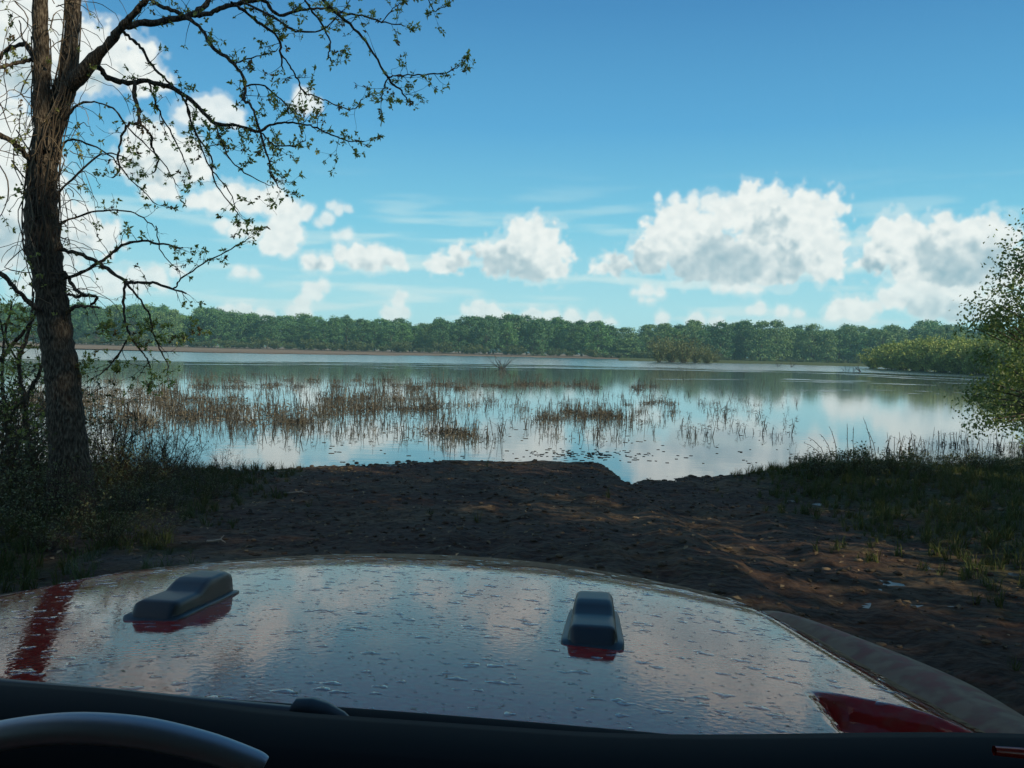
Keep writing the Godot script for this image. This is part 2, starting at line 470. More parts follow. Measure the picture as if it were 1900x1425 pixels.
func make_ground() -> void:
	g1 = noise(31, 0.22, 2); g2 = noise(32, 0.8, 3); g3 = noise(33, 3.2, 3); g4 = noise(34, 0.35, 4)
	for p in [[-1500, 900], [-300, 905], [0, 892], [200, 886], [430, 880], [560, 868], [640, 859], [735, 857], [850, 852], [960, 854], [1085, 855], [1110, 860], [1126, 868], [1140, 881], [1165, 893], [1190, 893], [1220, 889], [1300, 889], [1395, 892], [1440, 877], [1500, 862], [1560, 858], [1640, 860], [1690, 872], [1725, 872], [1770, 860], [1900, 852], [2050, 846]]:
		var q := G(p[0], p[1])
		shore.append(Vector2(q.x, q.z))
	shore.append(Vector2(18, -27)); shore.append(Vector2(30, -44)); shore.append(Vector2(70, -90)); shore.append(Vector2(300, -150)); shore.append(Vector2(900, -160))
	shore.insert(0, Vector2(-40, -25)); shore.insert(0, Vector2(-90, -60)); shore.insert(0, Vector2(-900, -200))
	shore.sort_custom(func(a, b): return a.x < b.x)
	var xs := PackedFloat32Array()
	var zs := PackedFloat32Array()
	for k in 14: xs.append(-800.0 * pow(0.62, k) - 12.0)
	var x := -12.0
	while x <= 13.0:
		xs.append(x); x += 0.075
	for k in range(13, -1, -1): xs.append(13.2 + 800.0 * pow(0.62, k))
	var z := -24.0
	for k in 12: zs.append(-24.0 - 170.0 * pow(0.62, k))
	while z <= -3.0:
		zs.append(z); z += 0.075
	while z <= 8.0:
		zs.append(z); z += 0.25
	for k in range(13, -1, -1): zs.append(8.2 + 900.0 * pow(0.62, k))
	var rows := []
	var cols := []
	for zz in zs:
		var row := PackedVector3Array()
		var cr := PackedColorArray()
		for xx in xs:
			var h := ground(xx, zz)
			row.append(Vector3(xx, h, zz))
			var t := g4.get_noise_2d(xx, zz) * 0.5 + 0.5
			var t2 := g2.get_noise_2d(xx * 2.3 + 50.0, zz * 2.3) * 0.5 + 0.5
			var c := Color(0.055, 0.039, 0.025).lerp(Color(0.115, 0.085, 0.052), smoothstep(0.48, 0.78, t * 0.7 + t2 * 0.3))
			var gr := smoothstep(-3.6, -5.2, xx + g2.get_noise_2d(xx, zz) * 2.0) + smoothstep(4.2, 6.0, xx + g2.get_noise_2d(xx, zz) * 2.0)
			c = c.lerp(Color(0.045, 0.055, 0.022), clampf(gr, 0, 1) * 0.8)
			cr.append(c)
		rows.append(row); cols.append(cr)
	var mb := MB.new()
	mb.grid(rows, true, cols)
	var o := put("ground", mb.mesh(), M.mud)
	tag(o, "dark muddy bank with wheel ruts sloping down to the lake", "ground", "", "structure")
	# the lake bed and the land round about, out to the horizon
	mb = MB.new()
	mb.quad(Vector3(-5000, -1.6, 5000), Vector3(-5000, -1.6, -5000), Vector3(5000, -1.6, -5000), Vector3(5000, -1.6, 5000), Color(0.06, 0.055, 0.035))
	o = put("lake_bed", mb.mesh(), M.clod)
	tag(o, "wide earth plain under and around the lake", "terrain", "", "structure")

func make_water() -> void:
	var mb := MB.new()
	mb.quad(Vector3(-1600, 0, 60), Vector3(-1600, 0, -900), Vector3(1600, 0, -900), Vector3(1600, 0, 60))
	var o := put("lake", mb.mesh(), M.water)
	tag(o, "calm flooded lake mirroring sky and trees", "water", "", "structure")
	# wind-ruffled lanes farther out
	var jn := noise(41, 0.02, 4)
	var lanes := [
		[[-300, 640, 662], [150, 646, 667], [400, 650, 670], [700, 655, 673], [1000, 657, 677], [1300, 664, 683], [1600, 671, 691], [1850, 677, 702], [2300, 690, 716]],
		[[1180, 702, 704], [1300, 702, 707], [1450, 703, 711], [1600, 706, 713], [1750, 710, 717], [1880, 714, 719], [2100, 722, 725]],
		[[1440, 724, 725], [1520, 722, 727], [1640, 724, 731], [1760, 727, 733], [1880, 732, 736]],
		[[560, 682, 683], [700, 681, 684], [860, 684, 687], [1000, 686, 688], [1100, 689, 690]],
	]
	var sr := RandomNumberGenerator.new()
	sr.seed = 17
	for li in lanes.size():
		var lane: Array = lanes[li]
		var mesh_ := MB.new()
		var lift := 0.004 + 0.004 * li
		var pieces := []
		if li == 0: pieces.append([0.0, 1.0, 0.0, 1.0])
		var more: int = [60, 26, 20, 14][li]
		for k in more:      # short cat's-paws lying side by side
			var at := sr.randf()
			var ln: float = sr.randf_range(0.03, 0.16)
			pieces.append([at, at + ln, sr.randf_range(0.0, 0.8) if li else sr.randf_range(0.97, 1.35), sr.randf_range(0.05, 0.2) if li else sr.randf_range(0.02, 0.09)])
		for pc in pieces:
			var far := PackedVector3Array()
			var near := PackedVector3Array()
			var steps := 240 if pc[0] == 0.0 and pc[1] == 1.0 else 20
			for k in steps + 1:
				var t: float = clampf(lerpf(pc[0], pc[1], float(k) / steps), 0, 0.9999) * (lane.size() - 1)
				var i := int(t)
				var x: float = lerpf(lane[i][0], lane[i + 1][0], t - i)
				var a: float = lerpf(lane[i][1], lane[i + 1][1], t - i)
				var b: float = lerpf(lane[i][2], lane[i + 1][2], t - i)
				var y0 := a
				var y1 := b + jn.get_noise_2d(x * 2.5, li * 100.0) * 0.8
				if steps == 20:
					var lens := sin(PI * k / steps) * (0.7 + 0.5 * jn.get_noise_2d(x * 4.0, pc[2] * 900.0))
					var mid: float = lerpf(a, b, pc[2])
					y0 = mid - (b - a) * pc[3] * lens * 0.5
					y1 = mid + (b - a) * pc[3] * lens * 0.5
				var p0 := G(x, y0); var p1 := G(x, y1)
				far.append(Vector3(p0.x, lift, p0.z)); near.append(Vector3(p1.x, lift, p1.z))
			mesh_.grid([near, far])
			for q in range(mesh_.n.size() - 2 * (steps + 1), mesh_.n.size()): mesh_.n[q] = Vector3.UP
			lift += 0.0002
		o = put("ruffled_water", mesh_.mesh(), M.ruffled)
		tag(o, ["pale wind ruffled band of water along the far shore", "ruffled streaks of water before the willow thicket", "short ruffled streaks of water nearest the willow reflections", "thin ruffled streaks of water among the far weeds"][li], "water", "", "structure")
	# the harvested field that runs down to the water on the far left
	var edge := [[-700, 628, 618], [-200, 636, 626], [0, 641, 629], [130, 646, 632], [250, 651, 635.5], [400, 655, 640], [560, 658, 645.5], [740, 660, 651], [900, 661.5, 655.5], [1000, 663, 658], [1150, 666, 662], [1220, 668, 664]]
	var fn := noise(43, 0.03, 4)
	var rr := []
	var rows2 := [PackedVector3Array(), PackedVector3Array(), PackedVector3Array(), PackedVector3Array(), PackedVector3Array()]
	var cols2 := [PackedColorArray(), PackedColorArray(), PackedColorArray(), PackedColorArray(), PackedColorArray()]
	for i in edge.size() - 1:
		for k in 30:
			var t := k / 30.0
			var x: float = lerpf(edge[i][0], edge[i + 1][0], t)
			var yb: float = lerpf(edge[i][1], edge[i + 1][1], t) + fn.get_noise_1d(x) * 1.2
			var a := G(x, yb, -0.05)
			var d0 := Vector3(a.x, 0, a.z)
			var dir := Vector3(a.x * 0.25, 0, -1).normalized()
			var rise: float = clampf((1000.0 - x) / 900.0, 0.12, 1.0)
			for j in 5:
				var q: Vector3 = d0 + dir * [0.0, 12.0, 60.0, 150.0, 700.0][j]
				q.y = [-0.05, 0.14, 0.5, 1.25, 2.0][j] * (rise if j > 1 else 1.0)
				rows2[j].append(q)
				var cc := fn.get_noise_2d(q.x * 0.6, q.z * 4.0) * 0.5 + 0.5
				cols2[j].append(Color(0.13, 0.105, 0.08).lerp(Color(0.24, 0.19, 0.145), cc))
	mb = MB.new()
	mb.grid(rows2, false, cols2)
	o = put("field", mb.mesh(), M.clod)
	tag(o, "flat brown harvested field on the far shore below the woods", "field", "", "structure")
	# low land under the far woods on the right
	mb = MB.new()
	var far := PackedVector3Array(); var near := PackedVector3Array(); var mid := PackedVector3Array()
	var ca := PackedColorArray()
	for i in 120:
		var x := 1150.0 + i * 11.0
		var q := G(x, 666.0 + (x - 1150.0) * 0.0235 + 3.5 + fn.get_noise_1d(x * 0.4) * 1.5, 0.0)
		near.append(Vector3(q.x, -0.1, q.z)); mid.append(Vector3(q.x * 1.02, 0.25, q.z - 10.0)); far.append(Vector3(q.x * 2.0, 0.5, q.z * 2.0))
		ca.append(Color(0.07, 0.085, 0.03))
	mb.grid([near, mid, far], false, [ca, ca, ca])
	o = put("far_shore", mb.mesh(), M.clod)
	tag(o, "low grassy far shore under the woods", "shore", "", "structure")

# ------------------------------------------------------------------ plants
func rand_dir(r: RandomNumberGenerator) -> Vector3:
	var z := r.randf_range(-1, 1)
	var t := r.randf() * TAU
	var s := sqrt(1 - z * z)
	return Vector3(s * cos(t), z, s * sin(t))
# leafy tree: [trunk and limbs, crown]
func tree_shape(seed_: int, high: float, wide: float, foot: float, clumps: int, leaves: int, size: float, dark: Color, light: Color, thin := 1.0) -> Array:
	var r := RandomNumberGenerator.new()
	r.seed = seed_
	var wood := MB.new()
	var crown := MB.new()
	var bark := Color(0.1, 0.085, 0.065)
	var lean := Vector3(r.randf_range(-0.06, 0.06), 1, r.randf_range(-0.06, 0.06))
	var pts := PackedVector3Array(); var rad := PackedFloat32Array()
	for i in 8:
		var t := i / 7.0
		pts.append(Vector3(lean.x * t * high + r.randf_range(-0.1, 0.1), t * high * 0.9 - (0.3 if i == 0 else 0.0), lean.z * t * high + r.randf_range(-0.1, 0.1)))
		rad.append(high * 0.016 * (1.25 if i == 0 else 1.0) * (1.0 - t * 0.85))
	wood.tube(pts, rad, 7, bark)
	for k in clumps:
		var t := r.randf()
		var y := lerpf(foot, high, pow(t, 0.8))
		var prof := sqrt(maxf(0.05, 1.0 - pow((y - lerpf(foot, high, 0.42)) / (high - lerpf(foot, high, 0.42)) if y > lerpf(foot, high, 0.42) else (lerpf(foot, high, 0.42) - y) / (high - foot) * 1.1, 2.0)))
		var a := r.randf() * TAU
		var rr := wide * prof * sqrt(r.randf_range(0.12, 1.0))
		var ctr := Vector3(cos(a) * rr, y, sin(a) * rr) + Vector3(lean.x, 0, lean.z) * y
		var cr := wide * r.randf_range(0.13, 0.36)
		var j := clampi(int((y - rr * 0.7) / (high * 0.9) * 7.0), 1, 6)
		var p0 := pts[j]
		if rr > wide * 0.35 and k % 2 == 0:
			wood.tube(PackedVector3Array([p0, p0.lerp(ctr, 0.5) + Vector3(0, 0.1 * rr, 0), ctr]), PackedFloat32Array([rad[j] * 0.55, rad[j] * 0.3, 0.02]), 4, bark)
		var tone := dark.lerp(light, r.randf())
		for i in leaves:
			var d := rand_dir(r)
			d.y = d.y * 0.75 + 0.12
			var q := ctr + d * cr * pow(r.randf(), 0.4) * (0.75 + 0.5 * r.randf())
			var dir := rand_dir(r)
			var up := (d + rand_dir(r) * 0.8).normalized()
			var side := dir.cross(up).normalized()
			crown.leaf(q, side.cross(up).normalized(), side, up, size * r.randf_range(0.7, 1.4), size * r.randf_range(0.28, 0.5) * thin, tone * r.randf_range(0.75, 1.25))
	return [wood.mesh(), crown.mesh()]
# many-stemmed bush: [stems, leaves]
func bush_shape(seed_: int, high: float, wide: float, stems: int, twigs: int, leaves: int, size: float, bark: Color, dark: Color, light: Color, thick := 0.012, droop := 0.3) -> Array:
	var r := RandomNumberGenerator.new()
	r.seed = seed_
	var wood := MB.new()
	var leaf := MB.new()
	for s in stems:
		var a := r.randf() * TAU
		var out := Vector3(cos(a), 0, sin(a))
		var reach := wide * sqrt(r.randf())
		var hh := high * r.randf_range(0.55, 1.0) * (1.0 - 0.35 * reach / wide)
		var p0 := out * reach * 0.25 * r.randf() + Vector3(0, -0.08, 0)
		var pts := PackedVector3Array(); var rad := PackedFloat32Array()
		var wob := rand_dir(r) * 0.06 * high
		for i in 6:
			var t := i / 5.0
			var p := p0 + out * reach * pow(t, 1.4) + Vector3(0, hh * (t - droop * 0.35 * t * t * t) / (1.0 - droop * 0.35), 0) + wob * sin(t * PI) + rand_dir(r) * 0.02 * high * t
			pts.append(p); rad.append(thick * (1.05 - t * 0.85) * r.randf_range(0.8, 1.2))
		var bc := bark * r.randf_range(0.7, 1.3)
		wood.tube(pts, rad, 4, bc)
		for k in twigs:
			var t := r.randf_range(0.08, 1.0)
			var f := t * 5.0
			var i := mini(int(f), 4)
			var q := pts[i].lerp(pts[i + 1], f - i)
			var d := (rand_dir(r) + Vector3(0, 0.5, 0) + (pts[i + 1] - pts[i]).normalized() * 0.7).normalized()
			var l := high * r.randf_range(0.08, 0.22)
			var m := q + d * l * 0.55 + rand_dir(r) * l * 0.1
			var e := q + d * l + Vector3(0, -droop * l * 0.4, 0)
			wood.tube(PackedVector3Array([q, m, e]), PackedFloat32Array([thick * 0.4, thick * 0.28, thick * 0.12]), 3, bc, false)
			var tone := dark.lerp(light, r.randf())
			for g in leaves:
				var u := r.randf_range(0.15, 1.05)
				var b := (q.lerp(m, u * 2.0) if u < 0.5 else m.lerp(e, u * 2.0 - 1.0)) + rand_dir(r) * size * 0.5
				var up := (Vector3.UP + rand_dir(r) * 1.1).normalized()
				var dd := (d + rand_dir(r)).normalized()
				var side := dd.cross(up).normalized()
				leaf.leaf(b, side.cross(up).normalized() * -1.0, side, up, size * r.randf_range(0.7, 1.3), size * r.randf_range(0.22, 0.36), tone * r.randf_range(0.7, 1.3))
	return [wood.mesh(), leaf.mesh() if leaves > 0 else null]
func plant(called: String, shape: Array, at: Vector3, turn: float, k: Vector3, label: String, category: String, group := "", names := ["trunk", "crown"], m: Material = null) -> Node3D:
	var o := base(called, at, turn)
	o.scale = k
	put(names[0], shape[0], M.stem, o)
	if shape[1]: put(names[1], shape[1], m if m else M.leaf, o)
	tag(o, label, category, group)
	return o

func make_far_woods() -> void:
	var kinds := []
	var tones := [[Color(0.05, 0.14, 0.045), Color(0.11, 0.25, 0.07)], [Color(0.042, 0.12, 0.045), Color(0.085, 0.2, 0.065)], [Color(0.08, 0.165, 0.055), Color(0.17, 0.28, 0.095)], [Color(0.038, 0.11, 0.042), Color(0.075, 0.175, 0.06)]]
	for i in 10:
		var tn: Array = tones[i % 4]
		kinds.append(tree_shape(100 + i, 21.0 + (i % 5) * 0.6, [7.2, 8.0, 6.2, 7.6, 6.6][i % 5], [0.6, 0.2, 1.4, 0.4, 1.0][i % 5], 120, 36, 0.75, tn[0], tn[1]))
	# tops of the woods along the picture, as heights in metres
	var prof := [[-600, 23], [100, 23.5], [300, 23], [400, 22.5], [500, 19.5], [600, 20.5], [740, 19], [770, 14.5], [800, 19], [940, 23.2], [1000, 21.5], [1100, 21], [1160, 17.5], [1190, 21.5], [1300, 22.5], [1500, 24], [1610, 21.5], [1680, 23.5], [1740, 26], [1800, 24], [1900, 24], [2400, 24]]
	var labels := ["rounded mid green tree in the far woods across the lake", "broad dark green tree in the far woods across the lake", "paler yellow green tree in the far woods across the lake", "deep green bushy tree in the far woods across the lake"]
	var groups := ["mid green trees of the far woods", "dark green trees of the far woods", "pale trees of the far woods", "bushy trees of the far woods"]
	var r := RandomNumberGenerator.new()
	r.seed = 12
	var protos := {}
	var spots := []
	for rowi in 3:
		var x := -330.0 + rowi * 9.0
		while x < 2230.0:
			var dep: float = [505.0, 530.0, 565.0][rowi] + r.randf_range(-9, 9)
			spots.append([x + r.randf_range(-7, 7), dep, rowi])
			x += [23.0, 26.0, 30.0][rowi] * r.randf_range(0.8, 1.25)
	for s in spots:
		var hgt := 21.0
		for i in prof.size() - 1:
			if s[0] >= prof[i][0] and s[0] <= prof[i + 1][0]:
				hgt = lerpf(prof[i][1], prof[i + 1][1], (s[0] - prof[i][0]) / (prof[i + 1][0] - prof[i][0]))
		hgt *= r.randf_range(0.78, 1.06) * s[1] / 550.0
		if s[0] > 1130 and s[0] < 1180 and s[2] < 2: hgt *= 0.75
		var p: Vector3 = EYE + ray(s[0], 650) * s[1]
		p.y = 0.25 if s[0] > 1100 else 0.8
		var k := r.randi() % 10
		if s[0] > 1150 and r.randf() < 0.3: k = [2, 6][r.randi() % 2]
		if s[0] > 800 and s[0] < 1080 and k % 4 == 2: k = 3
		var t := k % 4
		var o: Node3D
		if protos.has(k): o = copy(protos[k], "woodland_tree")
		else:
			o = base("woodland_tree")
			put("trunk", kinds[k][0], M.stem, o)
			put("crown", kinds[k][1], M.leaf, o)
			tag(o, labels[t], "tree", groups[t])
			protos[k] = o
		var part := "behind the harvested field" if s[0] < 760 else ("between the field and the flooded willows" if s[0] < 1170 else ("behind the flooded willows and snags" if s[0] < 1630 else "behind the willow thicket"))
		var rank: String = ["in front row of woods ", "in second row of woods ", "in back row of woods "][s[2]]
		tag(o, ["mid green tree ", "dark green tree ", "pale green tree ", "deep green tree "][t] + rank + part, "tree", ["mid green trees ", "dark green trees ", "pale green trees ", "deep green trees "][t] + rank + part)
		o.position = p
		o.rotation.y = r.randf() * TAU
		var sy := hgt / (21.0 + (k % 5) * 0.6)
		var sx := r.randf_range(0.75, 1.25) * (1.0 if s[2] == 0 else 1.25)
		o.scale = Vector3(sx, sy, sx)
	# low scrub along the foot of the woods
	var sc := bush_shape(301, 4.0, 3.4, 26, 7, 9, 0.5, Color(0.08, 0.07, 0.05), Color(0.05, 0.08, 0.022), Color(0.09, 0.13, 0.04), 0.03)
	var first: Node3D = null
	for i in 70:
		var x := 120.0 + i * 22.5 + r.randf_range(-10, 10)
		var p := EYE + ray(x, 650) * r.randf_range(476, 494)
		p.y = 0.15 if x > 1100 else 0.75
		var o: Node3D
		if first: o = copy(first, "scrub_bush")
		else:
			o = plant("scrub_bush", sc, p, 0, Vector3.ONE, "low green scrub bush at the foot of the far woods", "bush", "scrub at the foot of the far woods", ["stems", "foliage"])
			first = o
		var part := "behind the harvested field" if x < 760 else ("between the field and the flooded willows" if x < 1170 else ("behind the flooded willows and snags" if x < 1630 else "behind the willow thicket"))
		tag(o, "low green scrub bush at foot of woods " + part, "bush", "scrub " + part)
		o.position = p
		o.rotation.y = r.randf() * TAU
		var k := r.randf_range(0.8, 1.6) * (0.55 if x > 1320 and x < 1640 else 1.0)
		o.scale = Vector3(k, k * r.randf_range(0.7, 1.2), k)

func make_willows() -> void:
	var r := RandomNumberGenerator.new()
	r.seed = 55
	var w := []
	for i in 4:
		w.append(bush_shape(400 + i, 5.6, 4.2, 60, 12, 11, 0.3, Color(0.09, 0.08, 0.045), Color(0.19, 0.26, 0.05), Color(0.34, 0.41, 0.1), 0.028, 0.4))
	var protos := {}
	for i in 20:
		var x := 1650.0 + i * 16.0
		var yb := 684.5 + (x - 1640) * 0.055
		var p := G(x, yb)
		p.z -= r.randf_range(0, 14.0)
		p.y = -0.15
		var k := i % 4
		var o: Node3D
		if protos.has(k): o = copy(protos[k], "willow_bush")
		else:
			o = plant("willow_bush", w[k], p, 0, Vector3.ONE, "bright yellow green willow bush in the thicket on the right shore", "bush", "willow thicket on the right shore", ["stems", "foliage"])
			protos[k] = o
		o.position = p
		o.rotation.y = r.randf() * TAU
		var s := r.randf_range(1.35, 1.7) * (0.8 if i == 0 else 1.0)
		o.scale = Vector3(s, s * r.randf_range(0.9, 1.15), s)
	# half-bare willows standing in the water
	var hb := [bush_shape(420, 7.0, 4.0, 44, 12, 4, 0.34, Color(0.11, 0.085, 0.055), Color(0.09, 0.12, 0.04), Color(0.16, 0.2, 0.07), 0.035, 0.2), bush_shape(421, 6.0, 4.4, 40, 12, 5, 0.32, Color(0.11, 0.085, 0.055), Color(0.1, 0.13, 0.045), Color(0.18, 0.21, 0.075), 0.035, 0.2)]
	var pr := [null, null]
	var n := 0
	for s in [[1222, 672, 0.8], [1246, 672, 1.05], [1268, 673, 0.95], [1290, 673, 0.75], [1312, 674, 0.6], [1328, 673, 0.4]]:
		var p := G(s[0], s[1])
		p.y = -0.1
		var o: Node3D
		if pr[n % 2]: o = copy(pr[n % 2], "flooded_willow")
		else:
			o = plant("flooded_willow", hb[n % 2], p, 0, Vector3.ONE, "half bare willow clump standing in open water before the woods", "bush", "flooded willows in mid lake", ["stems", "foliage"])
			pr[n % 2] = o
		o.position = p
		o.rotation.y = n * 1.3
		o.scale = Vector3(1.5, 1.75, 1.5) * s[2]
		n += 1
	# dead snags
	var labels := ["dead forked snag poking from the water by the willow thicket", "tangled heap of dead branches lying in the lake", "small dead snag in open water right of the flooded willows", "thin bare shrub standing alone in mid lake", "low dead branch pile breaking the surface near the snags"]
	var k := 0
	for s in [[1597, 690, 2.0, 3], [1578, 689, 2.4, 14], [1468, 681, 1.8, 4], [932, 684, 2.6, 16], [1445, 680, 1.8, 9]]:
		var p := G(s[0], s[1])
		var mb := MB.new()
		for i in s[3]:
			var d := (Vector3(r.randf_range(-1, 1), r.randf_range(0.35, 1.3), r.randf_range(-0.6, 0.6))).normalized()
			var l: float = s[2] * r.randf_range(0.6, 1.2)
			var a := Vector3(r.randf_range(-0.5, 0.5), -0.3, r.randf_range(-0.4, 0.4)) * (0.4 if k != 1 else 2.0)
			var b := a + d * l * 0.5
			var c := a + d * l + rand_dir(r) * l * 0.2
			var th := 0.09 if k in [0, 2] else 0.035
			mb.tube(PackedVector3Array([a, b, c]), PackedFloat32Array([th, th * 0.7, th * 0.25]), 5, Color(0.045, 0.035, 0.028))
			mb.tube(PackedVector3Array([b, b + (d + rand_dir(r)).normalized() * l * 0.4]), PackedFloat32Array([th * 0.5, th * 0.15]), 4, Color(0.045, 0.035, 0.028))
		var o := put("dead_snag", mb.mesh(), M.stem)
		o.position = Vector3(p.x, 0, p.z)
		tag(o, labels[k], "snag")
		k += 1

# a clump of dead broken weed stalks standing in water
func weed_shape(seed_: int, count: int, wide: float, deep: float, high: float, litter: int) -> ArrayMesh:
	var r := RandomNumberGenerator.new()
	r.seed = seed_
	var mb := MB.new()
	for i in count:
		var p := Vector3(r.randfn(0, 0.42) * wide, -0.06, r.randfn(0, 0.42) * deep)
		var col := Color(0.06, 0.056, 0.045).lerp(Color(0.23, 0.21, 0.16), r.randf() * r.randf()) * r.randf_range(0.6, 1.2)
		var h := high * (0.25 + 0.9 * pow(r.randf(), 1.6))
		var d := Vector3(r.randfn(0, 0.13), 1, r.randfn(0, 0.13))
		var th := r.randf_range(0.006, 0.016)
		var pts := PackedVector3Array([p, p + d * h * 0.5, p + d * h])
		var rad := PackedFloat32Array([th, th * 0.9, th * 0.6])
		if r.randf() < 0.5:      # snapped over
			var f := Vector3(r.randf_range(-1, 1), r.randf_range(-0.9, 0.1), r.randf_range(-0.5, 0.5)).normalized()
			pts.append(p + d * h + f * h * r.randf_range(0.2, 0.6))
			rad.append(th * 0.4)
		mb.tube(pts, rad, 3, col)
		for k in r.randi_range(1, 3):      # withered leaves hugging the stalk
			var t := r.randf_range(0.25, 1.0)
			var q := p + d * h * t
			var dd := Vector3(r.randf_range(-1, 1), r.randf_range(-1.2, 0.4), r.randf_range(-1, 1)).normalized()
			var side := dd.cross(rand_dir(r)).normalized()
			mb.leaf(q, dd, side, side.cross(dd).normalized(), r.randf_range(0.04, 0.14), r.randf_range(0.006, 0.018), col * r.randf_range(0.8, 1.5))
	for i in litter:      # matted litter at the waterline
		var p := Vector3(r.randfn(0, 0.4) * wide, r.randf_range(-0.01, 0.09), r.randfn(0, 0.36) * deep)
		var dd := Vector3(r.randf_range(-1, 1), r.randf_range(-0.3, 0.7), r.randf_range(-1, 1)).normalized()
		var side := dd.cross(rand_dir(r)).normalized()
		mb.leaf(p, dd, side, side.cross(dd).normalized(), r.randf_range(0.08, 0.24), r.randf_range(0.008, 0.03), Color(0.06, 0.055, 0.043).lerp(Color(0.26, 0.23, 0.165), r.randf() * r.randf()))
	return mb.mesh()
func make_weeds() -> void:
	var r := RandomNumberGenerator.new()
	r.seed = 808
	var dense := []
	var loose := []
	for i in 5: dense.append(weed_shape(500 + i, 34, 0.8, 0.5, 0.74, 60))
	for i in 5: loose.append(weed_shape(520 + i, 14, 0.8, 0.5, 0.74, 8))
	var spots := []
	# [x0, x1, y0, y1, how many, dense?, size]
	for z in [[160, 460, 735, 790, 26, true, 1.0], [150, 440, 708, 730, 9, true, 1.0], [300, 480, 695, 712, 8, false, 1.1], [430, 720, 706, 720, 12, true, 1.0], [600, 810, 738, 764, 20, true, 0.95], [620, 800, 722, 738, 12, false, 1.2], [725, 980, 712, 722, 16, true, 0.95], [960, 1110, 712, 722, 9, true, 0.9], [1000, 1150, 764, 778, 14, true, 0.75], [1165, 1215, 716, 724, 4, true, 0.9], [640, 1240, 735, 790, 34, false, 0.9], [170, 640, 730, 800, 20, false, 1.0], [430, 1200, 712, 735, 22, false, 0.9], [460, 640, 745, 800, 12, false, 1.15], [760, 880, 795, 818, 6, false, 1.0], [835, 872, 800, 812, 3, true, 0.9], [600, 900, 800, 828, 6, false, 0.7], [1160, 1260, 745, 775, 7, true, 0.6], [1290, 1420, 740, 765, 7, false, 0.55], [880, 1000, 690, 702, 5, false, 1.2], [480, 620, 765, 790, 5, true, 0.8], [0, 160, 720, 800, 14, true, 1.0], [990, 1140, 795, 815, 4, false, 0.6]]:
		for i in z[4]:
			spots.append([lerpf(z[0], z[1], (i + r.randf()) / z[4]), r.randf_range(z[2], z[3]), z[5], z[6]])
	for s in spots:
		var p := G(s[0], s[1])
		var m: ArrayMesh = (dense if s[2] else loose)[r.randi() % 5]
		var o := put("dead_weed_clump", m, M.blade)
		o.position = Vector3(p.x, 0, p.z)
		o.rotation.y = r.randf_range(-0.5, 0.5) + (PI if r.randf() < 0.5 else 0.0)
		var k: float = s[3] * r.randf_range(0.75, 1.25)
		o.scale = Vector3(k, k * r.randf_range(0.75, 1.15), k)
		var where := "in the patch beside the vine wrapped tree"
		if s[0] > 900: where = "in the open water before the flooded willows" if s[1] < 735 else "in the small patch off the point of the mud ramp"
		elif s[0] > 470: where = "in the row under the reflection of the woods" if s[1] < 735 else ("in the broad patch straight off the mud ramp" if s[1] < 785 else "in the shallows close to the mud ramp")
		elif s[1] < 735: where = "in the row before the harvested field"
		if s[2]: tag(o, "dense dead weed clump " + where, "weeds", "dense dead weeds " + where)
		else: tag(o, "sparse dead weed stalks " + where, "weeds", "sparse dead stalks " + where)
	# stray stalks and floating scraps
	var one := weed_shape(560, 3, 0.12, 0.12, 0.5, 0)
	var at := []
	for i in 520:
		var p := G(r.randf_range(150, 1480), r.randf_range(692, 815))
		var k := r.randf_range(0.4, 1.15)
		at.append(Transform3D(Basis(Vector3.UP, r.randf() * TAU).scaled(Vector3(k, k, k)), Vector3(p.x, 0, p.z)))
	tag(scatter("stray_weed_stalks", one, M.blade, at), "single dead stalks scattered over the shallow water", "weeds", "", "stuff")
	var mb := MB.new()
	mb.box(Vector3(-0.03, -0.004, -0.012), Vector3(0.03, 0.008, 0.012), Transform3D.IDENTITY, Color(0.05, 0.042, 0.03))
	at = []
	for i in 130:
		var p := G(r.randf_range(600, 1500), 770.0 + 90.0 * pow(r.randf(), 0.6))
		at.append(Transform3D(Basis(Vector3.UP, r.randf_range(-0.6, 0.6)).scaled(Vector3(r.randf_range(0.4, 2.2), 1, r.randf_range(0.4, 1.4))), Vector3(p.x, 0.003, p.z)))
	for i in 150:
		var p := G(r.randfn(1090, 60), r.randfn(843, 4))
		at.append(Transform3D(Basis(Vector3.UP, r.randf_range(-0.6, 0.6)).scaled(Vector3(r.randf_range(0.4, 1.6), 1, r.randf_range(0.4, 1.4))), Vector3(p.x, 0.003, p.z)))
	tag(scatter("floating_scraps", mb.mesh(), M.stem, at), "small dark scraps of plant litter floating near the shore", "litter", "", "stuff")

# ------------------------------------------------------------------ the big tree on the left
const TD := 11.5
var twig_mb: MB
var leaf_mb: MB
func traced(list: Array, d0: float, d1: float, sub := 5) -> Array:      # [x, y, r] in pixels -> smooth points and radii
	var pts := PackedVector3Array(); var rad := PackedFloat32Array()
	var n := list.size()
	for i in n - 1:
		var a: Array = list[maxi(i - 1, 0)]; var b: Array = list[i]; var c: Array = list[i + 1]; var d: Array = list[mini(i + 2, n - 1)]
		for k in sub + (1 if i == n - 2 else 0):
			var t := float(k) / sub
			var x := cubic_interpolate(b[0], c[0], a[0], d[0], t)
			var y := cubic_interpolate(b[1], c[1], a[1], d[1], t)
			var dep := TD + lerpf(d0, d1, (i + t) / (n - 1))
			var w: float = lerpf(b[2], c[2], t)
			w *= 1.0 if w > 12.0 else 0.76
			var p := P(x, y, dep)
			if w < 9.0: p += rand_dir(rng) * 0.012
			pts.append(p)
			rad.append(maxf(0.0022, w * dep / F * (rng.randf_range(0.8, 1.15) if w < 9.0 else rng.randf_range(0.94, 1.08))))
	return [pts, rad]
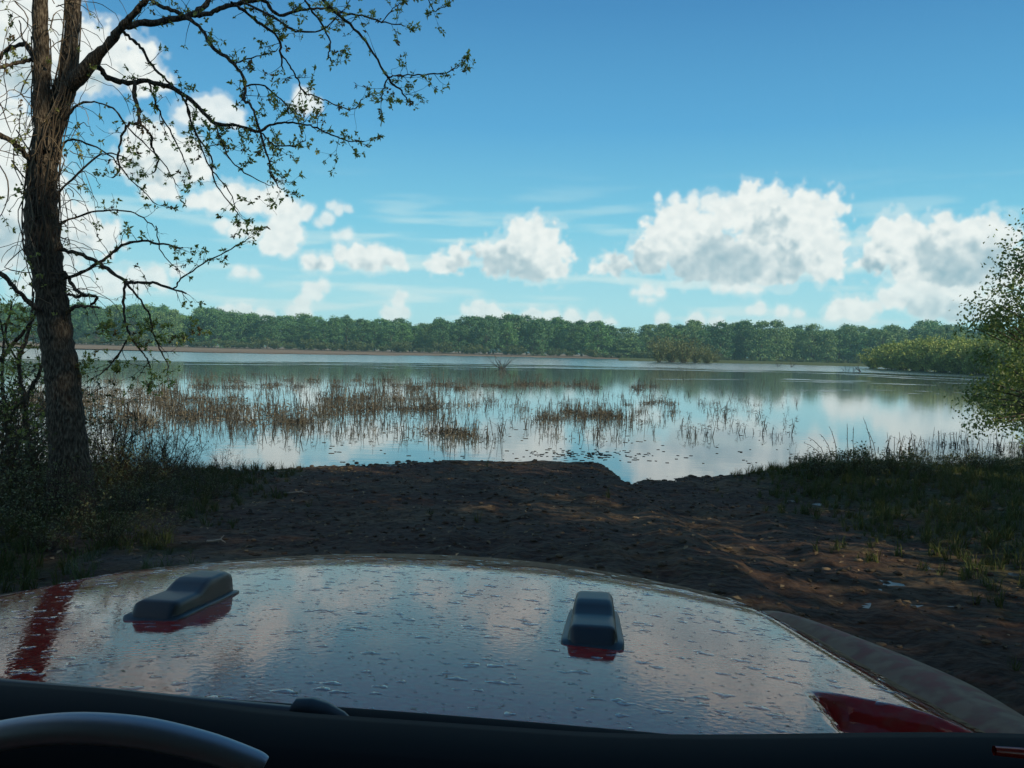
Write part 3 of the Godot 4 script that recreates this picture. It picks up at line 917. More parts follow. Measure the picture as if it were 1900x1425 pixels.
func leaf_cluster(p: Vector3, dir: Vector3, k: float) -> void:
	var tone := Color(0.3, 0.34, 0.105).lerp(Color(0.46, 0.48, 0.19), rng.randf())
	if rng.randf() < 0.12: tone = Color(0.2, 0.13, 0.06)
	for i in rng.randi_range(4, 8):
		var d := (dir * 0.4 + rand_dir(rng) + Vector3(0, -0.1, 0)).normalized()
		var up := (rand_dir(rng) + Vector3(0, 0.6, 0)).normalized()
		var side := d.cross(up).normalized()
		leaf_mb.leaf(p + rand_dir(rng) * 0.016 * k, d, side, side.cross(d).normalized(), rng.randf_range(0.035, 0.075) * k, rng.randf_range(0.011, 0.019) * k, tone * rng.randf_range(0.75, 1.25))
func twig(p: Vector3, d: Vector3, l: float, th: float, leafy: float, level: int) -> void:
	var pts := PackedVector3Array([p]); var rad := PackedFloat32Array([th])
	var q := p
	var dd := d
	var n := 4
	for i in n:
		dd = (dd + rand_dir(rng) * 0.28 + Vector3(0, 0.03, 0)).normalized()
		q += dd * l / n
		pts.append(q); rad.append(maxf(0.0018, th * (1.0 - 0.7 * (i + 1.0) / n)))
		if rng.randf() < leafy * 0.32: leaf_cluster(q, dd, rng.randf_range(0.55, 0.95))
		if level > 0 and rng.randf() < 0.45: twig(q, (dd + rand_dir(rng) * 0.9).normalized(), l * rng.randf_range(0.35, 0.6), th * 0.6, leafy, level - 1)
	twig_mb.tube(pts, rad, 3, Color(0.075, 0.06, 0.045) * rng.randf_range(0.7, 1.3), false)
	if rng.randf() < leafy: leaf_cluster(q, dd, rng.randf_range(0.8, 1.15))
func make_big_tree() -> void:
	rng.seed = 4242
	var foot := P(131, 930, TD)
	foot.y = ground(foot.x, foot.z)
	var tree := base("shore_tree", foot)
	tag(tree, "tall vine wrapped tree with budding leaves at the water's edge", "tree")
	var inv := -foot
	var shift := func(pts: PackedVector3Array) -> PackedVector3Array:
		var o := PackedVector3Array()
		for p in pts: o.append(p + inv)
		return o
	twig_mb = MB.new(); leaf_mb = MB.new()
	# trunk and its two leaders: flowing stems with knots
	var stems := [
		[[140, 1000, 50], [133, 930, 42], [127, 830, 35], [121, 770, 32], [116, 700, 30], [106, 640, 29], [99, 580, 28], [91, 520, 27], [81, 460, 31], [77, 400, 29], [77, 360, 27], [81, 300, 24], [90, 250, 24], [101, 215, 22], [117, 175, 18], [126, 130, 15], [132, 70, 13], [136, 10, 12.5], [136, -60, 12.1], [130, -200, 8], [132, -330, 3]],
		[[84, 280, 14], [78, 215, 16], [77, 160, 15], [77, 100, 14], [74, 40, 14], [76, -40, 13], [84, -180, 9], [80, -330, 3]],
	]
	for i in stems.size():
		var tr := traced(stems[i], 0.0, 0.2 if i == 0 else -0.3, 6)
		var mb := MB.new()
		mb.tube(shift.call(tr[0]), tr[1], 18)
		var o := put("trunk" if i == 0 else "leader", mb.mesh(), M.bark, tree)
	var B := [      # [points, depth change, leafiness]
		[[[128, 160, 15], [148, 140, 14], [182, 101, 12], [210, 70, 11.5], [232, 44, 10.5], [252, 20, 8], [275, -8, 7], [300, -60, 5]], -0.5, 0.3],
		[[[228, 50, 8], [252, 44, 8.5], [285, 41, 8], [337, 32, 8], [364, 23, 7.5], [388, 0, 6.5], [410, -40, 5]], 0.6, 0.5],
		[[[360, 30, 6], [390, 24, 6], [421, 12, 5.5], [455, 3, 5], [490, 2, 4.5], [518, 27, 4], [568, 17, 3], [602, 17, 2.6], [636, 24, 2.4], [680, 30, 2], [707, 40, 1.8], [750, 47, 1.3]], 0.9, 0.9],
		[[[268, -6, 5], [303, 13, 5], [337, 27, 5], [374, 54, 4.6], [394, 88, 4.4], [435, 118, 4.2], [455, 158, 4], [452, 184, 3.4], [467, 198, 3.2], [481, 243, 3], [498, 293, 2.5], [501, 320, 2], [518, 350, 1.3]], -0.8, 0.85],
		[[[226, 58, 4], [246, 74, 3.8], [263, 91, 3.5], [283, 121, 3.2], [317, 158, 3], [345, 190, 2.6], [360, 240, 2.3], [390, 290, 2], [398, 335, 1.8], [430, 380, 1.6], [445, 400, 1.2]], 0.5, 0.8],
		[[[172, 118, 6.5], [186, 127, 6.5], [202, 145, 6.5], [236, 153, 6.3], [276, 151, 6], [323, 165, 5.6], [360, 192, 5], [401, 229, 4.4], [438, 232, 4], [481, 243, 3.6], [501, 232, 3], [535, 227, 2.6], [568, 231, 2.3], [602, 243, 2], [636, 259, 1.7], [675, 262, 1.1]], 0.7, 1.0],
		[[[249, 152, 5], [249, 182, 5], [256, 202, 4.6], [258, 229, 4.2], [240, 229, 3.6], [226, 252, 3.3], [219, 286, 2.9], [221, 317, 2.4], [209, 330, 1.6]], -0.4, 0.4],
		[[[258, 227, 3.6], [272, 242, 3.4], [281, 256, 3.2], [283, 276, 3], [293, 296, 2.6], [283, 323, 1.6]], 0.3, 0.6],
		[[[481, 243, 2.6], [500, 262, 2.2], [511, 270, 2], [545, 271, 1.8], [568, 259, 1.3]], 0.3, 0.9],
		[[[540, -60, 3.4], [565, 0, 3], [589, 34, 2.6], [612, 77, 2.2], [609, 101, 1.8], [618, 116, 1.2]], 0.4, 0.9],
		[[[540, -90, 5], [599, 0, 4], [649, 44, 3.6], [686, 88, 3.2], [720, 145, 2.6], [744, 168, 2], [757, 189, 1.3]], 1.0, 0.7],
		[[[718, 143, 2.2], [740, 140, 2], [787, 138, 1.8], [828, 136, 1.5], [850, 123, 1.1]], 0.4, 0.8],
		[[[718, 146, 1.8], [710, 168, 1.5], [708, 190, 1.1]], 0.1, 1.0],
		[[[430, 5, 4], [450, 18, 3.8], [477, 40, 3.6], [515, 67, 3.2], [521, 101, 2.6], [525, 130, 1.2]], 0.5, 0.7],
		[[[521, 100, 2.2], [538, 121, 2.2], [552, 148, 2.1], [565, 172, 2], [589, 179, 1.8], [616, 192, 1.6], [653, 202, 1.3], [672, 184, 1]], 0.5, 1.0],
		[[[450, 5, 3], [511, 34, 3], [548, 57, 2.6], [592, 57, 2], [629, 27, 1.3], [650, 0, 1]], -0.4, 0.9],
		[[[707, 40, 1.6], [725, 20, 1.4], [744, 5, 1]], 0.2, 1.0],
		[[[785, -30, 2], [795, 0, 1.5], [808, 20, 1.2], [836, 4, 1]], 0.0, 1.0],
		[[[80, 120, 6], [57, 112, 6], [30, 118, 5], [0, 126, 4.5], [-50, 150, 3]], -0.5, 0.5],
		[[[74, 135, 7], [62, 105, 6], [46, 82, 6], [20, 88, 5], [0, 106, 4.6], [-40, 140, 3.5]], 0.3, 0.5],
		[[[80, 330, 9], [58, 303, 7.5], [44, 284, 7], [28, 269, 6.5], [0, 251, 6], [-50, 235, 5]], -0.4, 0.4],
		[[[100, 460, 5], [118, 464, 5], [162, 477, 5], [192, 494, 4.8], [232, 522, 4.5], [262, 524, 3.8], [290, 526, 3.5], [347, 544, 2]], -0.6, 0.2],
		[[[232, 522, 3.6], [229, 551, 3.4], [231, 598, 3.4], [239, 625, 3], [212, 666, 2.4], [185, 696, 1.6]], -0.2, 0.25],
		[[[238, 622, 2.6], [266, 656, 2.2], [277, 680, 1.8], [283, 700, 1.2]], 0.1, 0.7],
		[[[234, 524, 3], [256, 551, 2.8], [278, 586, 2.6], [281, 608, 2.3], [293, 639, 2], [311, 676, 1.5], [310, 695, 1]], 0.3, 0.4],
		[[[110, 520, 4.5], [150, 505, 4], [189, 484, 3.8], [219, 460, 3.5], [256, 447, 3.2], [303, 453, 2.6], [338, 460, 1.8]], 0.4, 0.3],
		[[[320, 536, 2], [327, 530, 2], [340, 514, 2], [387, 484, 1.8], [438, 457, 1.5], [466, 441, 1.1]], 0.3, 0.9],
		[[[90, 590, 6], [67, 571, 6], [48, 555, 6.5], [28, 536, 6.5], [0, 507, 7], [-60, 460, 7]], -0.3, 0.2],
		[[[118, 600, 4], [128, 575, 6], [150, 568, 4], [184, 570, 2.4]], -0.2, 0.2],
		[[[126, 545, 3], [140, 550, 4], [165, 548, 4.2], [180, 553, 3.6], [168, 566, 3]], 0.2, 0.2],
		[[[118, 505, 4.5], [130, 522, 4.5], [142, 540, 4.2], [158, 548, 3.6]], -0.3, 0.1],
		[[[100, 420, 3], [150, 400, 2.6], [200, 390, 2.2], [250, 395, 1.8], [285, 420, 1.3]], 0.4, 0.5],
		[[[100, 370, 3], [135, 330, 2.6], [180, 290, 2.2], [215, 285, 1.8], [240, 300, 1.2]], -0.4, 0.4],
		[[[105, 300, 3], [120, 265, 2.8], [150, 262, 2.4], [200, 285, 2], [240, 330, 1.6], [290, 380, 1.2]], 0.3, 0.6],
		[[[118, 225, 3], [145, 195, 2.8], [175, 190, 2.4], [215, 205, 2.2], [240, 240, 1.8], [300, 300, 1.4], [330, 345, 1]], -0.5, 0.6],
		[[[275, 152, 2.4], [285, 180, 2.2], [300, 215, 2], [325, 260, 1.6], [350, 320, 1.2]], 0.4, 0.9],
		[[[345, 180, 2.4], [350, 215, 2.2], [370, 260, 2], [388, 310, 1.7], [420, 345, 1.4], [440, 390, 1]], 0.2, 0.9],
		[[[401, 229, 2.2], [410, 260, 2], [430, 300, 1.8], [470, 330, 1.4], [500, 345, 1]], -0.3, 1.0],
		[[[455, 158, 2.2], [490, 160, 2], [520, 185, 1.8], [545, 210, 1.5], [560, 250, 1.2]], 0.4, 1.0],
		[[[435, 118, 2], [465, 108, 1.8], [495, 100, 1.4], [515, 92, 1]], 0.3, 1.0],
		[[[290, 420, 1.6], [300, 470, 1.4], [330, 500, 1.2]], 0.1, 0.7],
	]
	for b in B:
		var d0 := rng.randf_range(-0.1, 0.1)
		var tr := traced(b[0], d0, d0 + b[1], 5)
		var pts: PackedVector3Array = shift.call(tr[0])
		var rad: PackedFloat32Array = tr[1]
		var mb := MB.new()
		mb.tube(pts, rad, 8 if rad[0] > 0.04 else 6)
		put("branch", mb.mesh(), M.bark, tree)
		var n := pts.size()
		var leafy: float = b[2]
		for i in range(int(n * 0.18), n):
			if rad[i] > 0.05: continue
			var d := (pts[mini(i + 1, n - 1)] - pts[maxi(i - 1, 0)]).normalized()
			if rng.randf() < 0.34 + 0.12 * leafy:
				var dd := (d * 0.6 + rand_dir(rng)).normalized()
				twig(pts[i], dd, rng.randf_range(0.12, 0.42), minf(rad[i] * 0.5, 0.006), leafy * 0.85, 1)
			if rng.randf() < 0.10 * leafy and rad[i] < 0.03: leaf_cluster(pts[i] + rand_dir(rng) * rad[i], d, 0.8)
		twig(pts[n - 1], (pts[n - 1] - pts[n - 2]).normalized(), 0.18, 0.004, leafy, 1)
	# fine tangle round the trunk
	for i in 95:
		var y := rng.randf_range(-20, 570)
		var x := 95.0 + rng.randf_range(-40, 45)
		var s := 1.0 if rng.randf() < 0.62 else -1.0
		var l := rng.randf_range(20, 115)
		var up := rng.randf_range(-30, 40)
		var fall := rng.randf_range(-10, 90)
		var tr := traced([[x, y, 1.3], [x + s * l * 0.4, y - up, 1.1], [x + s * l * 0.8, y - up * 0.7 + fall * 0.3, 0.9], [x + s * l, y + fall, 0.6]], rng.randf_range(-0.25, 0.1), rng.randf_range(-0.6, 0.6), 4)
		twig_mb.tube(shift.call(tr[0]), tr[1], 3, Color(0.11, 0.085, 0.06).lerp(Color(0.24, 0.19, 0.13), rng.randf()), false)
		if rng.randf() < 0.5: leaf_cluster(tr[0][tr[0].size() - 1] + inv, Vector3.UP, 0.7)
	# vines climbing the trunk
	for i in 18:
		var list := []
		var a := rng.randf_range(-1.0, 1.0)
		var y := rng.randf_range(380, 600)
		var top := rng.randf_range(-60, 180)
		var drift := rng.randf_range(-0.35, 0.35)
		while y > top:
			var cxp := 96.0
			var wd := 34.0
			var st: Array = stems[0] if i % 3 else stems[1]
			for k in st.size() - 1:
				if y <= st[k][1] and y >= st[k + 1][1]:
					var t: float = (st[k][1] - y) / (st[k][1] - st[k + 1][1])
					cxp = lerpf(st[k][0], st[k + 1][0], t); wd = lerpf(st[k][2], st[k + 1][2], t)
			if i % 3 == 0 and y > 280:
				cxp = 88.0; wd = 28.0
			a = clampf(a + drift * 0.3 + rng.randf_range(-0.3, 0.3), -1.3, 1.3)
			list.append([cxp + a * wd * 0.97, y, rng.randf_range(0.8, 1.6), sqrt(maxf(0.0, 1.0 - minf(1.0, a * a))) * wd])
			y -= rng.randf_range(18, 34)
		if list.size() < 3: continue
		var pts := PackedVector3Array(); var rad := PackedFloat32Array()
		for q in list:
			pts.append(P(q[0], q[1], TD - q[3] * TD / F - 0.012) + inv)
			rad.append(q[2] * TD / F)
		var mb := MB.new()
		mb.tube(pts, rad, 5, Color(0.06, 0.048, 0.036).lerp(Color(0.2, 0.165, 0.12), pow(rng.randf(), 1.6)))
		put("vine", mb.mesh(), M.stem, tree)
	# hanging strands on the left of the trunk
	for i in 14:
		var x := rng.randf_range(-30, 60)
		var y := rng.randf_range(-20, 420)
		var tr := traced([[x, y, 1.6], [x + rng.randf_range(-32, 32), y + 50, 1.5], [x + rng.randf_range(-46, 46), y + 110, 1.4], [x + rng.randf_range(-60, 60), y + rng.randf_range(120, 230), 1.0]], rng.randf_range(-0.6, 0.4), rng.randf_range(-0.6, 0.6), 4)
		twig_mb.tube(shift.call(tr[0]), tr[1], 4, Color(0.1, 0.08, 0.06) * rng.randf_range(0.6, 1.6), false)
		for k in 3:
			var q: Vector3 = tr[0][rng.randi() % tr[0].size()] + inv
			twig(q, rand_dir(rng), rng.randf_range(0.15, 0.5), 0.004, 0.5, 1)
	# fresh green sprays low on the right
	for s in [[225, 612], [255, 622], [280, 605], [300, 618], [330, 615], [365, 612], [200, 600], [185, 612], [160, 672], [150, 680], [225, 682], [275, 702]]:
		var q := P(s[0] - 14, s[1] + 6, TD + rng.randf_range(-0.3, 0.3)) + inv
		for k in 3: twig(q, (Vector3(1, 0.3, 0) + rand_dir(rng) * 0.8).normalized(), rng.randf_range(0.1, 0.24), 0.003, 0.8, 1)
	var o := put("twigs", twig_mb.mesh(), M.stem, tree)
	tag(o, "", "", "", "stuff")
	o = put("foliage", leaf_mb.mesh(), M.leaf_near, tree)
	tag(o, "", "", "", "stuff")
	print("big tree leaves ", leaf_mb.v.size() / 4, " twig verts ", twig_mb.v.size())

func make_near_plants() -> void:
	var r := RandomNumberGenerator.new()
	r.seed = 99
	# dark sapling behind the big tree's foot
	rng.seed = 777
	twig_mb = MB.new(); leaf_mb = MB.new()
	var foot := P(62, 920, 12.6)
	foot.y = ground(foot.x, foot.z)
	var sap := base("forked_sapling", foot)
	tag(sap, "thin dark forked sapling just behind the vine wrapped tree", "sapling")
	for b in [[[66, 960, 12], [60, 890, 9], [52, 830, 9], [47, 777, 8], [44, 743, 7.5], [37, 703, 6], [36, 659, 5], [56, 608, 4], [64, 540, 2]], [[46, 748, 6], [60, 716, 5], [74, 690, 4], [84, 660, 2.5], [90, 600, 1.6]], [[0, 669, 5], [20, 642, 5], [44, 615, 4], [64, 585, 3], [74, 540, 2]], [[36, 680, 3], [15, 640, 3], [0, 600, 2.4], [-14, 540, 2]], [[44, 743, 3], [20, 760, 2.5], [0, 745, 2.4], [-20, 740, 2]], [[16, 850, 4], [10, 780, 4], [4, 700, 3.5], [10, 620, 3], [22, 560, 2]]]:
		var tr := traced(b, 1.1, 1.1 + r.randf_range(-0.5, 0.8), 4)
		var pts := PackedVector3Array()
		for p in tr[0]: pts.append(p - foot)
		var mb := MB.new()
		mb.tube(pts, tr[1], 7)
		put("stem", mb.mesh(), M.bark, sap)
		for i in pts.size():
			for k in 2:
				if rng.randf() < 0.7: twig(pts[i], rand_dir(rng), rng.randf_range(0.2, 0.7), 0.005, 0.55, 1)
	tag(put("twigs", twig_mb.mesh(), M.stem, sap), "", "", "", "stuff")
	tag(put("foliage", leaf_mb.mesh(), M.leaf_near, sap), "", "", "", "stuff")
	# brush on the left bank: shrubs, bare or thinly leafed
	var dkl := Color(0.075, 0.09, 0.03)
	var ltl := Color(0.14, 0.155, 0.055)
	var twb := Color(0.075, 0.06, 0.042)
	var sh := []
	for i in 4: sh.append(bush_shape(600 + i, 1.3, 1.0, 30, 15, 2, 0.042, twb, dkl, ltl, 0.005, 0.45))
	var bare := []
	for i in 3: bare.append(bush_shape(620 + i, 1.6, 0.55, 10, 13, 1, 0.04, Color(0.06, 0.048, 0.036), dkl, ltl, 0.009, 0.1))
	var list := []
	# [x, y of foot, size, kind]
	for q in [[-60, 900, 1.5, 0], [10, 905, 1.5, 0], [70, 915, 1.2, 0], [150, 905, 0.8, 0], [200, 898, 0.75, 0], [250, 900, 0.7, 0], [300, 892, 0.55, 0], [340, 892, 0.5, 0], [385, 900, 0.4, 0], [-40, 940, 1.3, 0], [60, 960, 0.9, 0], [150, 960, 0.8, 0], [240, 950, 0.75, 0], [320, 945, 0.55, 0], [400, 925, 0.45, 0], [-30, 1010, 0.8, 0], [90, 1020, 0.6, 0], [200, 1005, 0.6, 0], [300, 1000, 0.4, 0], [20, 880, 1.9, 0], [-20, 875, 2.2, 0], [175, 884, 0.85, 0], [230, 884, 0.7, 0], [280, 882, 0.55, 0]]: list.append(q)
	for q in [[318, 885, 0.95, 1], [305, 890, 0.85, 1], [165, 888, 1.1, 1], [225, 886, 1.0, 1], [280, 884, 0.85, 1], [414, 880, 0.62, 1], [440, 884, 0.42, 1], [345, 885, 0.7, 1], [200, 885, 1.2, 1], [255, 888, 0.9, 1], [10, 890, 1.7, 1], [480, 886, 0.3, 1]]: list.append(q)
	var protos := {}
	var n := 0
	for q in list:
		var p := G(q[0], q[1], 0.35)
		for k in 4: p = G(q[0], q[1], ground(p.x, p.z))
		var key: int = q[3] * 10 + n % (4 if q[3] == 0 else 3)
		var o: Node3D
		if protos.has(key): o = copy(protos[key], "bank_shrub" if q[3] == 0 else "bare_shrub")
		else:
			if q[3] == 0: o = plant("bank_shrub", sh[n % 4], p, 0, Vector3.ONE, "tangled small leafed shrub on the shaded left bank round the tree", "shrub", "brush on the left bank", ["stems", "foliage"])
			else: o = plant("bare_shrub", bare[n % 3], p, 0, Vector3.ONE, "almost bare twiggy shrub at the water's edge beside the tree", "shrub", "bare shrubs at the water's edge", ["stems", "foliage"])
			protos[key] = o
		o.position = p
		o.rotation.y = r.randf() * TAU
		o.scale = Vector3.ONE * q[2] * r.randf_range(0.9, 1.1)
		n += 1
	# grass and weeds of both sides
	var tuft := MB.new()
	for i in 16:
		var a := r.randf() * TAU
		var p := Vector3(cos(a), 0, sin(a)) * 0.07 * r.randf()
		var lean := Vector3(r.randf_range(-1, 1), 0, r.randf_range(-1, 1)) * 0.12
		var h := r.randf_range(0.08, 0.24)
		var w := Vector3(cos(a + 1.5), 0, sin(a + 1.5)) * 0.005
		var col := Color(0.05, 0.075, 0.022).lerp(Color(0.14, 0.125, 0.06), r.randf() * r.randf())
		var m := p + Vector3(0, h * 0.6, 0) + lean * 0.35
		var e := p + Vector3(0, h * 0.92, 0) + lean
		tuft.quad(p - w - Vector3(0, 0.03, 0), p + w - Vector3(0, 0.03, 0), m + w * 0.8, m - w * 0.8, col)
		tuft.tri(m - w * 0.8, m + w * 0.8, e, col)
	var at := []
	var tries := 0
	while at.size() < 9000 and tries < 60000:
		tries += 1
		var x := r.randf_range(-13, 13)
		var z := r.randf_range(-24, -3.5)
		var edge := g2.get_noise_2d(x, z) * 1.6
		var dl := -(x + edge) - lerpf(2.6, 4.4, clampf((-z - 4.0) / 12.0, 0, 1))
		var dr := (x + edge) - lerpf(3.6, 4.6, clampf((-z - 4.0) / 14.0, 0, 1))
		var dens := maxf(smoothstep(-0.4, 1.2, dl), smoothstep(-0.2, 1.4, dr))
		if r.randf() > dens + 0.004: continue
		var y := ground(x, z)
		if y < 0.0: continue
		var k := r.randf_range(0.5, 1.25) * (0.75 if dens < 0.5 else 1.0)
		at.append(Transform3D(Basis(Vector3.UP, r.randf() * TAU).scaled(Vector3(k, k * r.randf_range(0.7, 1.2), k)), Vector3(x, y, z)))
	tag(scatter("grass", tuft.mesh(), M.blade, at), "rough shaded grass on both sides of the muddy ramp", "grass", "", "stuff")
	# weeds on the hump at the right
	var wd := [bush_shape(640, 0.7, 0.5, 22, 7, 4, 0.05, Color(0.05, 0.045, 0.03), Color(0.065, 0.085, 0.028), Color(0.11, 0.125, 0.045), 0.004, 0.5), bush_shape(641, 0.9, 0.4, 12, 5, 2, 0.04, Color(0.055, 0.045, 0.03), Color(0.065, 0.08, 0.028), Color(0.11, 0.12, 0.045), 0.005, 0.3)]
	var pw := [null, null]
	for i in 30:
		var x := lerpf(1475, 1910, i / 29.0)
		var yb := 868.0 + r.randf_range(-10, 16)
		var p := G(x, yb, 0.2)
		for k in 4: p = G(x, yb, maxf(-0.1, ground(p.x, p.z)))
		var t := 0 if i % 3 else 1
		var o: Node3D
		if pw[t]: o = copy(pw[t], ["weed_tussock", "tall_weed"][t])
		else:
			o = plant(["weed_tussock", "tall_weed"][t], wd[t], p, 0, Vector3.ONE, ["leafy dark weed tussock on the grassy hump at the water's edge", "tall thin seeded weed rising from the grassy hump"][t], "weeds", ["weed tussocks on the hump", "tall weeds on the hump"][t], ["stems", "foliage"])
			pw[t] = o
		o.position = p
		o.rotation.y = r.randf() * TAU
		o.scale = Vector3.ONE * r.randf_range(0.6, 1.1)
	# long arching dead stalks on the hump
	for s in [[1535, 850, 1500, 812, 1.0], [1545, 848, 1522, 806, 1.0], [1555, 846, 1540, 794, 1.0], [1575, 845, 1572, 786, 1.0], [1585, 845, 1584, 792, 1.0], [1620, 845, 1602, 775, 1.0], [1628, 848, 1608, 796, 1.0], [1530, 852, 1492, 822, 1.0]]:
		var a := P(s[0], s[1] + 12, 18.6)
		var b := P(s[2], s[3], 18.9)
		var m := a.lerp(b, 0.5) + Vector3((a.x - b.x) * 0.25, 0.06, 0)
		var mb := MB.new()
		mb.tube(PackedVector3Array([Vector3.ZERO, m - a, (m - a).lerp(b - a, 0.6) + Vector3(0, 0.03, 0), b - a]), PackedFloat32Array([0.008, 0.007, 0.006, 0.004]), 4, Color(0.08, 0.06, 0.04))
		for k in 5: mb.leaf((m - a).lerp(b - a, k / 4.0), rand_dir(r), rand_dir(r), Vector3.UP, 0.05, 0.01, Color(0.08, 0.06, 0.04))
		var o := put("arching_stalk", mb.mesh(), M.stem)
		o.position = a
		tag(o, "long thin arching dead stalk on the grassy hump against the water", "stalk", "arching stalks on the hump")
	# cattail-like dead stalks in the shallows behind the hump
	var one := weed_shape(571, 9, 0.5, 0.3, 0.6, 2)
	for i in 16:
		var p := G(1660 + i * 16 + r.randf_range(-6, 6), r.randf_range(818, 846))
		var o := put("shallows_stalks", one, M.blade)
		o.position = Vector3(p.x, 0, p.z)
		o.rotation.y = r.randf() * TAU
		o.scale = Vector3.ONE * r.randf_range(0.7, 1.1)
		tag(o, "dark dead stalks standing in the shallows behind the grassy hump", "weeds", "stalks in the shallows behind the hump")
	# leafy tree leaning in from the right shore
	var rt := tree_shape(700, 6.8, 2.7, 0.4, 180, 120, 0.095, Color(0.1, 0.15, 0.045), Color(0.2, 0.26, 0.09), 0.9)
	var p := P(1985, 700, 25)
	var o2 := plant("shore_oak", rt, Vector3(p.x, ground(p.x, p.z), p.z), 0.4, Vector3.ONE, "leafy green young tree leaning over the water from the right shore", "tree", "", ["trunk", "crown"], M.leaf_near)
	var rt2 := bush_shape(702, 3.0, 2.2, 50, 15, 9, 0.085, Color(0.07, 0.055, 0.04), Color(0.1, 0.14, 0.045), Color(0.2, 0.25, 0.085), 0.014, 0.5)
	for q in [[1975, 27.0, 1.1], [1945, 31.0, 0.95]]:
		p = P(q[0], 760, q[1])
		plant("shore_bush", rt2, Vector3(p.x, ground(p.x, p.z), p.z), q[1], Vector3.ONE * q[2], "dense leafy bush under the leaning young tree on the right shore", "bush", "bushes under the leaning tree", ["stems", "foliage"], M.leaf_near)
	# the trees outside the picture that shade the ramp
	var st := [tree_shape(720, 15.0, 4.6, 3.0, 100, 56, 0.3, Color(0.04, 0.07, 0.02), Color(0.09, 0.12, 0.035)), tree_shape(721, 15.6, 5.0, 3.4, 110, 56, 0.3, Color(0.04, 0.07, 0.02), Color(0.09, 0.12, 0.035))]
	var hi := tree_shape(722, 18.6, 4.6, 11.2, 110, 64, 0.3, Color(0.04, 0.07, 0.02), Color(0.09, 0.12, 0.035))  # unseen trees, added and shaped to shade the left bank, sun passing underneath
	var h0: Node3D = null
	for q in [[14.5, 3.0], [13.0, -1.6], [15.0, 8.0], [12.0, 12.0]]:
		var o: Node3D
		if h0: o = copy(h0, "added_shade_tree")
		else:
			o = plant("added_shade_tree", hi, Vector3.ZERO, 0, Vector3.ONE, "added unseen tall tree with a high crown to shade the left bank", "tree", "added high crowned shade trees beside the ramp")
			h0 = o
		o.position = Vector3(q[0], ground(q[0], q[1]), q[1])
		o.rotation.y = q[1] * 2.0
	var ps := [null, null]
	var n2 := 0
	for q in [[11.5, -6], [15.5, -9.5], [20, -13.5], [9, 4], [18.5, 5], [22, -5], [12.5, 8], [20, 7], [5.5, 9], [6.5, 3.2], [-9, 8], [0, 14], [-15, 2]]:
		var k := n2 % 2
		var o: Node3D
		if ps[k]: o = copy(ps[k], "bank_tree")
		else:
			o = plant("bank_tree", st[k], Vector3.ZERO, 0, Vector3.ONE, "tall leafy tree beside the ramp shading the parked vehicle", "tree", "shade trees around the ramp")
			ps[k] = o
		o.position = Vector3(q[0], ground(q[0], q[1]), q[1])
		o.rotation.y = n2 * 1.7
		o.scale = Vector3.ONE * r.randf_range(0.82, 0.9)
		n2 += 1

